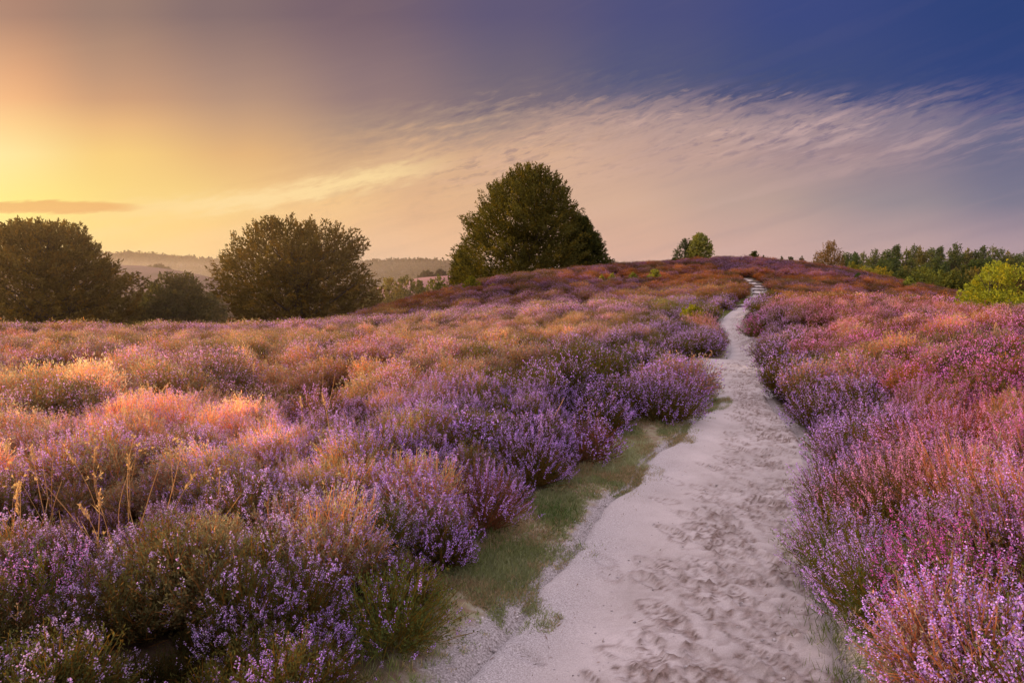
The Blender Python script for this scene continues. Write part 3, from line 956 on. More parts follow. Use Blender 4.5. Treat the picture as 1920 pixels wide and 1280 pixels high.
# longer tufts at the feet of the heather
for (px, py, nn_, hh, c_) in ((1580, 1120, 420, .09, (.15, .19, .055)), (1590, 1190, 380, .09, (.15, .19, .055)), (1530, 1050, 700, .10, (.20, .22, .07)), (1620, 1270, 300, .09, (.15, .19, .055)), (905, 1000, 450, .08, (.09, .14, .03)), (1040, 965, 500, .08, (.08, .14, .04)),
                       (600, 1240, 260, .20, (.16, .17, .05)), (500, 1190, 160, .22, (.17, .17, .06)), (240, 1120, 200, .25, (.16, .15, .05)), (660, 1262, 200, .16, (.14, .16, .05))):
    p = hit(px, py)
    x_ = p[0] + rng.normal(0, .10, nn_); y_ = p[1] + rng.normal(0, .13, nn_)
    blades(x_, y_, hh * rng.uniform(.5, 1.3, nn_), rng.uniform(.0025, .005, nn_), np.array(c_) * rng.uniform(.6, 1.4, (nn_, 1)), 0.45)
# green verges beyond the dip
for (px, py, sx, sy, nn_) in ((1362, 590, .55, 2.6, 3500), (1455, 560, .6, 1.8, 2500), (1392, 566, .4, 2.0, 1500), (1425, 664, .35, .5, 700), (1435, 577, .5, 1.2, 1000)):
    p = hit(px, py, 8)
    x_ = p[0] + rng.normal(0, sx, nn_); y_ = p[1] + rng.normal(0, sy, nn_)
    k = side_d(x_, y_) > -0.05
    x_, y_ = x_[k], y_[k]
    blades(x_, y_, rng.uniform(.05, .16, len(x_)), rng.uniform(.02, .04, len(x_)), np.array([.17, .19, .06]) * rng.uniform(.6, 1.4, (len(x_), 1)), 0.8)
tag(link("grass", G.mesh("grass", [M_grass])), "short sage green turf along the sandy path edge", kind="stuff")

G = Geo()
ico = np.array([(0, 0, 1), (.9, 0, .3), (.28, .85, .3), (-.72, .53, .3), (-.72, -.53, .3), (.28, -.85, .3), (.72, .53, -.35), (-.28, .85, -.35), (-.9, 0, -.35), (-.28, -.85, -.35), (.72, -.53, -.35)])
icoF = [(0, 1, 2), (0, 2, 3), (0, 3, 4), (0, 4, 5), (0, 5, 1), (1, 6, 2), (2, 7, 3), (3, 8, 4), (4, 9, 5), (5, 10, 1), (6, 7, 2), (7, 8, 3), (8, 9, 4), (9, 10, 5), (10, 6, 1)]
icoF = np.array([(a, b, c, -1) for a, b, c in icoF])
NP = 2600
yy = 1.7 * (9.0 / 1.7) ** rng.random(NP)
f = np.where(rng.random(NP) < .8, -0.10 + 0.42 * rng.random(NP) ** 1.3, rng.random(NP))
xx = SL(yy) + f * (SR(yy) - SL(yy))
zz = T(xx, yy) - 0.032 + (fbm(xx * 2.2, yy * 2.2, seed=40) - 0.5) * 0.035
zz = np.where(side_d(xx, yy) > 0, ground_z(xx, yy), zz)
for i in range(NP):
    s_ = 0.0026 + 0.0095 * rng.random() ** 3
    v = ico * rng.uniform(.7, 1.25, 3) * s_
    a = rng.uniform(0, 6.28); ca, sa_ = math.cos(a), math.sin(a)
    v = np.stack([v[:, 0] * ca - v[:, 1] * sa_, v[:, 0] * sa_ + v[:, 1] * ca, v[:, 2] * .7], -1)
    G.add(v + [xx[i], yy[i], zz[i] + s_ * .15], icoF, 0)
tag(link("gravel", G.mesh("gravel", [M_pebble], smooth=True)), "small pale pebbles strewn along the sandy path edge", kind="stuff")

G = Geo()
NL = 1500
yy = 1.7 * (13.0 / 1.7) ** rng.random(NL)
f = np.where(rng.random(NL) < .45, -.05 + .25 * rng.random(NL), np.where(rng.random(NL) < .6, 1.02 - .2 * rng.random(NL) ** 1.5, rng.random(NL)))
xx = SL(yy) + f * (SR(yy) - SL(yy))
zz = np.where(side_d(xx, yy) > 0, ground_z(xx, yy), T(xx, yy) - .022)
an = rng.uniform(0, 6.28, NL)
D = np.stack([np.cos(an), np.sin(an), rng.normal(0, .12, NL)], -1)
ln_ = .008 + .05 * rng.random(NL) ** 3
G.cards(np.stack([xx, yy, zz + .003], -1), D, ln_, .0025 + .004 * rng.random(NL), 0, np.array([.13, .075, .045]) * rng.uniform(.5, 1.8, (NL, 1)), side=np.tile([0, 0, 1.0], (NL, 1)) + rng.normal(0, .3, (NL, 3)))
tag(link("litter", G.mesh("litter", [M_straw])), "dark bits of fallen heather twig lying on the sand", kind="stuff")

# ------------------------------------------------------------------ dry grass stalks
def stalk(base, top, bend, head, label, group=None, thick=0.0030):
    base, top = np.asarray(base, float), np.asarray(top, float)
    t = np.linspace(0, 1, 9)[:, None]
    side = np.array([bend, 0.0, -abs(bend) * .3])
    pts = (top - base) * t + side * (4 * t * (1 - t)) * 0.35
    o = bpy.data.objects.new("grass_stalk", None); C.objects.link(o); o.location = base
    tag(o, label, "grass stalk", group)
    g = Geo(); c = np.array([.62, .42, .19]) * rng.uniform(.8, 1.2)
    g.tube(pts, np.linspace(thick * 1.3, thick * .6, 9), 4, 0, c)
    # one withered blade low on the stem
    b0 = pts[2]; d = np.array([rng.normal(0, .6), rng.normal(0, .3), 1.0])
    g.cards(b0[None], d[None], .14, .005, 0, c * 1.1)
    link("stem", g.mesh("stem", [M_straw]), o)
    if head:
        g = Geo(); ax = unit((pts[-1] - pts[-2])[None])[0]
        if head == 'plume':
            k = 46; tt_ = rng.random(k); P = pts[-1] - ax * (tt_ * .10)[:, None] + rng.normal(0, .004, (k, 3))
            g.cards(P, ax + rng.normal(0, .35, (k, 3)), .022, .006, 0, np.array([.62, .43, .22]) * rng.uniform(.8, 1.3, (k, 1)))
        elif head == 'panicle':
            for q in range(26):
                tq = rng.random() ** .8; p0 = pts[-1] - ax * .16 * tq
                d = unit((ax * .9 + rng.normal(0, .7, 3))[None])[0]; l_ = .015 + .05 * tq
                g.tube([p0, p0 + d * l_], [.0006, .0005], 3, 0, c)
                g.cards((p0 + d * l_)[None].repeat(2, 0), d + rng.normal(0, .5, (2, 3)), .012, .006, 0, np.array([.62, .42, .22]))
        else:
            for q in range(6):
                p0 = pts[-1] - ax * (.02 + .008 * q); d = unit((ax * .5 + rng.normal(0, .8, 3))[None])[0]; l_ = rng.uniform(.03, .07)
                g.tube([p0, p0 + d * l_], [.0009, .0006], 3, 0, c)
                g.cards((p0 + d * l_)[None].repeat(3, 0), d + rng.normal(0, .4, (3, 3)), .024, .008, 0, np.array([.70, .50, .22]))
        link("seed_head", g.mesh("seed_head", [M_straw]), o)
    return o


STALKS = [
    ((39, 1095), (38, 905), .00, 'spike', "upright straw stalk with a forked tip near the photo's edge, above the arching pink sprays"),
    ((177, 1090), (187, 920), .02, 'plume', "golden stalk with a feathery upright plume among tangled dry stems"),
    ((240, 1085), (316, 826), -.05, 'spike', "long thin stalk leaning away with a pale seed tip, tallest of the tangle"),
    ((256, 1085), (176, 1014), .03, 'spike', "short bent stalk bearing open golden spikelets over the dark gap"),
    ((400, 1010), (412, 886), .02, 'spike', "thin upright stalk with a nodding tip above brown heather"),
    ((372, 1030), (451, 927), .02, None, "bare stalk leaning sharply over the brown heather"),
    ((443, 1085), (446, 1000), .00, 'panicle', "stalk with a fluffy dark airy panicle amid violet heather"),
    ((613, 850), (578, 757), .03, None, "pale bare stalk rising from the deep violet shrub's hollow"),
    ((144, 950), (142, 832), .01, 'plume', "straight reddish stalk at the rim of the sunlit field"),
    ((30, 1240), (33, 1135), .01, 'panicle', "stalk with a pale fluffy panicle in the photo's lower corner"),
    ((255, 1130), (205, 1010), -.03, None, "pale bare stem crossing low behind the pink sprays"),
    ((95, 1010), (60, 838), -.03, 'plume', "thick feathery stalk curving out of the dark hollow"),
    ((840, 800), (868, 690), .02, None, "slender pale stalk in front of the sunlit pink shrub"),
    ((1010, 830), (1058, 745), .02, None, "orange stalk in front of the violet shrubs by the verge"),
]
for (bpx, bpy_), (tpx, tpy), bend, head, lab in STALKS:
    p = hit(bpx, bpy_); q = at(tpx, tpy, p[1] + rng.uniform(-.05, .08))
    stalk(p, q, bend, head, lab)
for k in range(26):
    bpx = rng.uniform(0, 330); bpy_ = rng.uniform(940, 1120)
    p = hit(bpx, bpy_); h_ = rng.uniform(.35, .62)
    stalk(p, p + [rng.normal(0, .16), rng.normal(0, .1), h_], rng.normal(0, .12), random.choice(['plume', 'spike', None, None]),
          "thin dry stalk in the tangle of straw coloured grass at the photo's edge", "dry stalks tangled in the dark hollow", .0021)
for k in range(16):
    bpx = rng.uniform(250, 700); bpy_ = rng.uniform(760, 900)
    p = hit(bpx, bpy_); h_ = rng.uniform(.45, .75)
    stalk(p, p + [rng.normal(0, .16), rng.normal(0, .1), h_], rng.normal(0, .12), random.choice(['plume', None]),
          "thin pale stalk standing out of the sunlit heather rim", "dry stalks along the sunlit rim", .0026)
for k in range(12):
    bpx = rng.uniform(1800, 1925); bpy_ = rng.uniform(650, 730)
    p = hit(bpx, bpy_); h_ = rng.uniform(.6, 1.0)
    stalk(p, p + [rng.normal(-.1, .2), rng.normal(0, .1), h_], rng.normal(0, .2), random.choice(['plume', None]),
          "thin orange stalk arching beside the vivid magenta heather", "dry stalks beside the magenta heather", .003)

# ------------------------------------------------------------------ timber steps on the far path
STEPS = [(575, 1379, 1420, "lowest and widest dark timber step where the sandy path starts climbing"),
         (560.5, 1405, 1440, "second timber step up the sandy path, above the widest one"),
         (552, 1413, 1438, "third timber step up the sandy path"),
         (545, 1413, 1434, "fourth timber step, halfway up the flight"),
         (539.5, 1413, 1432, "fifth timber step up the sandy path"),
         (534.5, 1407, 1428, "sixth timber step, second from the top of the flight"),
         (529, 1402, 1421, "topmost and narrowest timber step on the hillside path")]
tab_y = np.linspace(33, 63, 4000)
tab_py = []
tz = PZ(tab_y)
tab_py = 640 - FPX * np.tan(np.arctan2(tz - CAM_Z, tab_y) + PITCH)
for py, l, r_, lab in STEPS:
    Y = float(tab_y[np.argmin(np.abs(tab_py - py))])
    x0, x1 = at(l, py, Y)[0], at(r_, py, Y)[0]
    xc = (x0 + x1) / 2; zc = float(T(np.array([xc]), np.array([Y]))[0])
    w = x1 - x0 + 0.1
    g = Geo()
    npt = 7
    pts = np.stack([np.linspace(-w / 2, w / 2, npt), rng.normal(0, .012, npt), rng.normal(0, .008, npt)], -1)
    g.tube(pts, 0.085 + rng.normal(0, .006, npt), 10, 0)
    o = bpy.data.objects.new("timber_step", None); C.objects.link(o); o.location = (xc, Y, zc + 0.02)
    tag(o, lab, "step", "timber steps up the hill path")
    lg = link("riser_log", g.mesh("riser_log", [M_wood], True), o)
    for sx in (-1, 1):
        g = Geo(); g.tube([(sx * (w / 2 - .08), -.11, -.3), (sx * (w / 2 - .08), -.11, .10)], [.035, .032], 8, 0)
        link("stake", g.mesh("stake", [M_wood], True), o)


# ------------------------------------------------------------------ trees
def tree(name, label, cat, loc, H, prof, seed, n_br=1500, per=14, leaf=(.26, .15), col=(.045, .062, .014), upsweep=.55, gap=.36, group=None, stems=1,
         bl=1.6, lobes=.22, lobe_f=.35, trunk_r=.35, mat=None, inner=.26, spray=.18, skew=(0, 0), ymul=1.0, droop=0):
    """prof: list of (height fraction, radius left, radius right)"""
    global rng
    keep = rng; rng = np.random.default_rng(seed)
    mat = mat or M_leaf
    prof = np.array(prof, float)
    root = bpy.data.objects.new(name, None); C.objects.link(root); root.location = loc
    tag(root, label, cat, group)
    hs = np.linspace(prof[0, 0], prof[-1, 0], 200)
    rm = (np.interp(hs, prof[:, 0], prof[:, 1]) + np.interp(hs, prof[:, 0], prof[:, 2])) / 2
    cdf = np.cumsum(rm + .15 * rm.max()); cdf /= cdf[-1]
    nn_ = int(n_br * 1.5)
    hf = np.interp(rng.random(nn_), cdf, hs)
    az = rng.uniform(0, 2 * math.pi, nn_)
    cs, sn = np.cos(az), np.sin(az)
    rl, rr_ = np.interp(hf, prof[:, 0], prof[:, 1]), np.interp(hf, prof[:, 0], prof[:, 2])
    rad = rl * (1 - cs) / 2 + rr_ * (1 + cs) / 2
    lob = 1 + lobes * 2 * (fbm(cs * rad * lobe_f + 7, sn * rad * lobe_f + 7, hf * H * lobe_f, seed=seed, oct=2) - .52)
    rho = np.where(rng.random(nn_) < inner, rng.uniform(.15, .7, nn_), rng.uniform(.7, 1.0, nn_)) * lob
    tip = np.stack([cs * rad * rho + skew[0] * hf * H, sn * rad * rho * ymul + skew[1] * hf * H, hf * H], -1)
    gf = .75 * max(1.0, 3.0 / rm.max())
    gp = vnoise(tip[:, 0] * gf, tip[:, 1] * gf + 3, tip[:, 2] * gf, seed=seed + 5)
    k = np.where(gp > gap)[0][:n_br]
    tip = tip[k]; cs, sn, rho = cs[k], sn[k], rho[k]; hfk = hf[k]
    nb = len(tip)
    out_ = np.stack([cs, sn * ymul, np.zeros(nb)], -1)
    topness = np.clip((hfk - .5) * 2, 0, 1)[:, None]
    D = unit(out_ * (1 - .55 * topness) + np.array([0, 0, 1]) * (upsweep + .7 * topness - droop) + rng.normal(0, .25, (nb, 3)))
    L_ = bl * rng.uniform(.6, 1.25, nb)
    # leaves
    g = Geo()
    rep = np.repeat(np.arange(nb), per)
    t = rng.random(len(rep)) ** .8
    wdt = spray * bl * (1.05 - .85 * t)
    P = tip[rep] - D[rep] * (L_[rep] * (1 - t))[:, None] + rng.normal(0, 1, (len(rep), 3)) * wdt[:, None] * .5
    dirv = D[rep] + rng.normal(0, .55, (len(rep), 3))
    tone = (.75 + .5 * rng.random(nb))[rep] * rng.uniform(.7, 1.3, len(rep))
    c = np.array(col)[None] * tone[:, None] * LEAF_GAIN
    warm = (rng.random(nb) < .2)[rep]
    c[warm] *= [1.35, 1.12, .8]
    g.cards(P, dirv, leaf[0] * rng.uniform(.7, 1.3, len(rep)), leaf[1] * rng.uniform(.7, 1.2, len(rep)), 0, c)
    cr = link("crown", g.mesh("crown", [mat]), root)
    # trunk, limbs, twigs
    g = Geo()
    for s_ in range(stems):
        o0 = np.array([0, 0, -.4]) + (np.array([rng.normal(0, .5), rng.normal(0, .5), 0]) if stems > 1 else 0)
        e0 = np.array([skew[0] * H * .8, skew[1] * H * .8, H * .82]) + (np.array([rng.normal(0, rm.max() * .35), rng.normal(0, rm.max() * .3), 0]) if stems > 1 else 0)
        t = np.linspace(0, 1, 8)[:, None]
        pts = o0 * (1 - t) + e0 * t + rng.normal(0, .012 * H, (8, 3)) * (t > 0) * [1, 1, .2]
        g.tube(pts, np.linspace(trunk_r / stems ** .5, trunk_r * .12, 8), 7, 0)
        for q in range(int(26 / stems)):
            j = rng.integers(1, 6); p0 = pts[j] * .5 + pts[j + 1] * .5
            cand = rng.integers(0, nb, 12)
            sc_ = np.abs(tip[cand, 2] - (p0[2] + .22 * H)) + rng.random(12)
            tp = tip[cand[np.argmin(sc_)]]
            tp = p0 + (tp - p0) * .92
            md = (p0 + tp) / 2 + np.array([0, 0, -.03 * H]) + rng.normal(0, .02 * H, 3)
            r0 = trunk_r * (.42 - .04 * j) / stems ** .4
            g.tube([p0, md, tp], [r0, r0 * .6, r0 * .18], 5, 0)
            for w_ in range(5):
                ix = rng.integers(0, nb, 20); dd = np.linalg.norm(tip[ix] - md, axis=1)
                t2 = tip[ix[np.argmin(dd)]]
                g.tube([md, (md + t2) / 2 + rng.normal(0, .1, 3), t2], [r0 * .35, r0 * .22, r0 * .08], 4, 0)
    link("trunk", g.mesh("trunk", [M_bark], True), root)
    rng = keep
    return root


LEAF_GAIN = 1.0


def place(px, py_top, Y, base_z):
    p = at(px, py_top, Y)
    return (p[0], p[1], base_z), p[2] - base_z


DOME = [(.0, .78, .78), (.12, .96, .96), (.3, 1.0, 1.0), (.5, .94, .94), (.7, .78, .78), (.85, .55, .55), (.95, .3, .3), (1.0, .1, .1)]


def dome(rl, rr_, prof=DOME):
    return [(h, a * rl, b * rr_) for h, a, b in prof]


M_ = FPX
BEECH = (.108, .080, .022)
# left big beech, partly out of frame
BROAD = [(.0, .80, .85), (.15, .94, .98), (.35, 1.0, 1.0), (.55, .98, .97), (.7, .90, .88), (.8, .80, .79), (.9, .64, .65), (.96, .48, .50), (1.0, .22, .24)]
loc, H = place(75, 412, 60, -3.3)
tree("beech_tree", "broad dark beech tree at the photo's edge nearest the sunrise glow", "tree", loc, H,
     [(.0, 7.5, 7.0), (.15, 8.2, 7.6), (.35, 8.4, 7.5), (.5, 8.2, 7.1), (.63, 7.4, 6.3), (.78, 6.2, 5.0), (.87, 5.0, 4.3), (.95, 3.6, 3.6), (1.0, 2.0, 2.2)], 21, 3000, 20, (.34, .12), BEECH, group="beech trees on the heath edge", trunk_r=.5, gap=.34, inner=.34, lobes=.36, lobe_f=.42)
# round beech
loc, H = place(557, 405, 62, -3.4)
tree("beech_tree", "round domed beech tree standing alone between the small tree and the purple hill", "tree", loc, H,
     dome(7.3, 7.4, BROAD), 22, 2900, 20, (.32, .115), BEECH, group="beech trees on the heath edge", trunk_r=.5, gap=.37, upsweep=.35, inner=.32, lobes=.32, lobe_f=.42)
# small tree between
loc, H = place(328, 503, 70, -4.2)
tree("oak_tree", "small rounded tree with visible branching trunk between the two big dark beeches", "tree", loc, H,
     dome(3.9, 4.1), 23, 1300, 15, (.30, .15), (.066, .064, .022), trunk_r=.22, stems=2, gap=.32, inner=.4)
loc, H = place(268, 540, 74, -4.2)
tree("shrub_tree", "low dark bushy tree tucked against the small rounded tree", "tree", loc, H, dome(2.3, 2.3), 24, 520, 14, (.28, .15), (.06, .062, .022), trunk_r=.15, gap=.3)
loc, H = place(394, 545, 80, -4.4)
tree("shrub_tree", "low bushy tree half hidden behind the round domed beech", "tree", loc, H, dome(2.2, 2.2), 25, 480, 14, (.28, .15), (.066, .07, .024), trunk_r=.15, gap=.3)
# central big beech
loc, H = place(992, 309, 84, -.2)
tree("beech_tree", "tallest dark beech tree crowning the purple hill", "tree", loc, H,
     [(.0, 6.5, 6.4), (.06, 8.6, 7.8), (.2, 9.3, 8.0), (.36, 9.2, 7.4), (.52, 8.9, 6.6), (.62, 8.1, 6.1), (.68, 6.6, 6.3), (.78, 6.1, 6.3), (.87, 5.1, 5.2), (.94, 3.8, 4.1), (.98, 2.8, 3.1), (1.0, 1.8, 1.9)],
     26, 4700, 20, (.36, .115), (.085, .080, .022), group="beech trees on the heath edge", trunk_r=.6, stems=3, gap=.38, lobes=.38, lobe_f=.42, upsweep=.6, bl=2.0)
loc, H = place(1092, 404, 86, 1.0)
tree("beech_tree", "lower beech crown leaning out beside the tallest beech on the hill", "tree", loc, H,
     [(.0, 2.5, 3.7), (.1, 3, 4.1), (.35, 3, 4.0), (.5, 2.9, 3.3), (.7, 2.6, 2.2), (.88, 2.0, 1.2), (1.0, 1.0, .5)], 27, 1700, 20, (.34, .11), (.05, .056, .018), trunk_r=.3, upsweep=.3, group="beech trees on the heath edge", lobes=.3, lobe_f=.5, gap=.32)
loc, H = place(866, 462, 88, -2.6)
tree("beech_tree", "small pale beech tree at the foot of the tallest beech, behind the hill slope", "tree", loc, H,
     dome(2.5, 2.6), 28, 1000, 14, (.28, .14), (.09, .088, .03), trunk_r=.22, gap=.32)
# pine and birch on the crest
loc, H = place(1286, 447, 86, 2.9)
tree("pine_tree", "small dark pine beside the birch on the hill crest", "tree", loc, H,
     [(.0, 1.2, 1.0), (.1, 1.9, 1.0), (.3, 1.7, 1.2), (.5, 1.6, 1.2), (.75, 1.0, 1.0), (1.0, .25, .3)], 29, 300, 12, (.24, .08), (.05, .068, .03), trunk_r=.12, bl=.8, lobes=.35, lobe_f=.8)
loc, H = place(1312, 437, 85, 2.9)
tree("birch_tree", "green birch tree with pale lit leaves on the hill crest left of the steps", "tree", loc, H,
     [(.0, .9, 1.6), (.1, 1.5, 1.7), (.4, 1.6, 1.75), (.7, 1.3, 1.6), (.88, .9, 1.2), (1.0, .3, .4)], 30, 800, 14, (.19, .12), (.20, .22, .07), trunk_r=.11, bl=.8, droop=.3, lobes=.2, lobe_f=.8, gap=.3)
loc, H = place(1415, 470, 90, 2.9)
tree("bush", "small round dark bush alone on the crest behind the steps", "bush", loc, H, dome(.95, .9), 31, 170, 12, (.18, .12), (.05, .065, .02), trunk_r=.06, bl=.6)
for px, py, w, lab in ((1431, 479, .35, "tiny bush touching the round crest bush"), (1466, 481, .4, "tiny bush on the skyline nearest the round crest bush"),
                       (1482, 478, .6, "middle of the three low bushes on the skyline"), (1504, 480, .7, "low bush on the skyline nearest the thin bare tree")):
    loc, H = place(px, py, 94, 2.3)
    tree("bush", lab, "bush", loc, H, dome(w, w), 40 + px, 110, 11, (.17, .12), (.045, .06, .02), trunk_r=.05, bl=.5, group="low bushes on the skyline")
# thin see-through tree
loc, H = place(1553, 451, 96, .6)
tree("sparse_tree", "thin leaved brownish tree with bare branches at the end of the wood", "tree", loc, H,
     [(.0, 1.6, 1.9), (.2, 2.5, 2.6), (.5, 2.3, 2.4), (.8, 1.7, 2.0), (1.0, .5, 1.0)], 32, 900, 10, (.17, .11), (.17, .115, .05), trunk_r=.16, stems=3, bl=1.1, gap=.42)

# pine wood beyond the hill flank
pine_src = {}


def pine(loc, H, kind, label, group):
    key = kind
    if key not in pine_src:
        r_ = random.Random(900 + kind)
        w = 2.2 + .5 * r_.random()
        prof = [(.0, w * .6, w * .5), (.18, w * .95, w), (.35, w * .8, w * .9), (.5, w, w * .85), (.7, w * .75, w * .7), (.85, w * .5, w * .55), (.95, w * .3, w * .25), (1.0, .2, .2)]
        t = tree("pine_tree", label, "tree", (0, 0, 0), 12.0, prof, 900 + kind, 420, 13, (.46, .17), [(.075, .105, .038), (.066, .10, .042), (.10, .12, .038), (.082, .108, .042), (.115, .115, .038)][kind],
                 upsweep=.15, gap=.40, bl=1.5, lobes=.42, lobe_f=.42, trunk_r=.22, group=group, inner=.25)
        pine_src[key] = t
        t.location = loc; t.scale = (H / 12, H / 12, H / 12); t.rotation_euler = (0, 0, r_.uniform(0, 6.28))
        t["label"] = label
        return t
    src = pine_src[key]
    o = src.copy(); C.objects.link(o)
    o["label"] = label; o["group"] = group
    for ch in src.children:
        c = ch.copy(); C.objects.link(c); c.parent = o
    o.location = loc; o.scale = (H / 12 * rng.uniform(.9, 1.15),) * 2 + (H / 12,); o.rotation_euler = (0, 0, rng.uniform(0, 6.28))
    return o


TOPS = [(1590, 472), (1605, 478), (1620, 476), (1640, 471), (1655, 480), (1668, 466), (1682, 464), (1700, 470), (1715, 463), (1732, 461), (1748, 463), (1764, 467), (1780, 474), (1795, 460), (1812, 464), (1830, 467), (1846, 466), (1862, 465),
        (1878, 470), (1893, 470), (1910, 474), (1930, 470), (1955, 466), (1985, 468), (2020, 462)]
for i, (px, py) in enumerate(TOPS):
    Y = 128 + 26 * rng.random()
    zb = -3.0
    loc, H = place(px, py - 5, Y, zb)
    pine(loc, H, i % 5, "dark green pine on the skyline of the wood beyond the hill", "pines on the skyline of the wood")
for i in range(24):
    px = 1600 + i * 17 + rng.uniform(-6, 6); py = 486 + rng.uniform(-8, 12)
    Y = 108 + 16 * rng.random()
    loc, H = place(px, py, Y, -3.0)
    pine(loc, H, (i * 3 + 1) % 5, "lower pine in front of the skyline trees of the wood", "lower pines at the front of the wood")
for i, (px, py, w, c_) in enumerate(((1625, 500, 2.2, (.22, .21, .04)), (1650, 503, 2.0, (.24, .22, .04)), (1598, 497, 2.0, (.14, .15, .035)), (1690, 512, 1.9, (.09, .11, .035)), (1735, 507, 2.5, (.15, .17, .04)), (1765, 512, 2.3, (.14, .16, .04)), (1790, 514, 2.2, (.11, .125, .035)),
                                 (1830, 508, 2.4, (.16, .14, .045)), (1770, 522, 1.7, (.09, .105, .03)), (1860, 512, 2.2, (.15, .14, .045)), (1905, 505, 2.4, (.18, .13, .045)), (1700, 520, 1.5, (.07, .10, .045)))):
    loc, H = place(px, py - 7, 96 + 5 * rng.random(), -2.4); w *= 1.25
    tree("bush", ["yellowish bush at the near end of the wood", "pale yellow bush at the foot of the wood where the hill dips", "olive bush below the thin bare tree", "dark bush at the hill's edge below the pines", "light green bush in front of the middle of the wood",
                  "broad light green bush behind the lone sapling", "dull green bush between the light green bushes and the bright one", "brownish bush behind the bright yellow green bush", "low dark bush at the purple hill's end", "brown tinged bush behind the crown of the bright bush",
                  "rusty bush at the far edge of the wood behind the bright bush", "small bluish green bush at the hill's edge"][i], "bush", loc, H, dome(w, w), 600 + i, 330, 13, (.26, .17), c_, trunk_r=.08, bl=.9, lobes=.3, lobe_f=.6, group="bushes in front of the wood")

# bright bush at the field edge
p = at(1872, 583, 24); zb = g1(p[0], p[1])
loc, H = place(1878, 488, 24, zb)
tree("alder_bush", "big bright yellow green leafy bush at the photo's edge, lit by the sun", "bush", loc, H,
     [(.0, 1.15, 1.2), (.12, 1.62, 1.4), (.3, 1.60, 1.5), (.5, 1.25, 1.5), (.7, .8, 1.4), (.88, .45, 1.1), (1.0, .2, .5)], 33, 900, 13, (.085, .065), (.25, .28, .04), trunk_r=.05, bl=.42, stems=4, mat=M_bushleaf, lobes=.3, lobe_f=1.6, gap=.34, spray=.4)

# saplings on the hill
for (px, pt, pb, w, c_, lab) in ((1227, 503, 531, .62, (.17, .19, .05), "tallest pale yellow green sapling on the hillside"), (1187, 512, 531, .5, (.12, .14, .04), "thin sapling next to the tallest one on the hillside"),
                             (1148, 514, 535, .45, (.17, .18, .05), "right hand sapling of the close pair on the hillside"), (1128, 518, 537, .42, (.20, .19, .04), "yellowest sapling, left of the close pair on the hillside"),
                             (925, 535, 546, .5, (.18, .16, .03), "low yellow shrub on the hill's lower slope beneath the tallest beech"), (1705, 519, 549, .62, (.15, .18, .05), "lone pale sapling in front of the wood below the hill"),
                             (1609, 514, 532, .42, (.06, .10, .04), "small dark green sapling on the shaded hill flank"), (1563, 546, 560, .45, (.16, .17, .03), "little yellow green shrub in the rusty band below the hill flank"),
                             (1518, 541, 553, .3, (.15, .16, .03), "tiny green sprout in the rusty band near the steps"), (604, 580, 612, .5, (.06, .09, .045), "bluish green sapling where the round beech meets the hill"),
                             (1386, 541, 549, .3, (.15, .17, .04), "tiny green sprout just left of the steps"), (1262, 486, 498, .5, (.05, .07, .02), "small dark seedling at the foot of the pine"),
                             (885, 520, 548, 1.0, (.12, .12, .02), "golden green shrub under the tallest beech")):
    h_ = hit(px, pb, 15)
    Yb = h_[1]
    loc, H = place(px, pt, Yb, h_[2])
    c_ = tuple(min(.4, v * 1.25) for v in c_)
    tree("sapling", lab, "sapling", loc, max(H, .35) + .12, dome(w, w, [(.0, .4, .4), (.2, .8, .8), (.45, 1, 1), (.75, .6, .6), (1.0, .12, .12)]), 700 + px, 230, 11, (.11, .075), c_, trunk_r=.025, bl=.35, mat=M_bushleaf, group="saplings on the hill", gap=.3, upsweep=.7)
# yellow bush by the heather mound
h_ = hit(1296, 590, 15)
p = at(1296, 590, 29); zb = g1(p[0], p[1])
loc, H = place(1298, 571, 29, zb)
tree("bush", "low yellow green bush behind the pink topped heather mound", "bush", loc, H, [(.0, .3, .3), (.4, .55, .5), (.7, .55, .55), (1, .2, .3)], 34, 200, 12, (.09, .07), (.22, .22, .03), trunk_r=.03, bl=.35, mat=M_bushleaf)
# valley shrubs between the round beech and the hill
for i, (px, py, w, Y, c_, lab) in enumerate(((728, 525, 3.0, 100, (.19, .16, .04), "golden lit shrub of the valley thicket beside the round beech"), (760, 523, 3.2, 103, (.14, .135, .04), "taller middle shrub of the valley thicket"), (785, 530, 2.2, 100, (.11, .12, .045), "shaded end shrub of the valley thicket"),
                                     (820, 519, 2.4, 108, (.15, .16, .045), "rounded green shrub in the valley near the hill slope"), (700, 545, 2.0, 96, (.15, .135, .04), "low shrub of the valley thicket touching the round beech"))):
    loc, H = place(px, py - 6, Y, -6.0); w *= 1.15
    tree("valley_shrub", lab, "shrub", loc, H, dome(w, w), 650 + i, 500, 13, (.3, .19), c_, trunk_r=.1, bl=1.0, lobes=.28, lobe_f=.5, group="shrubs in the valley")


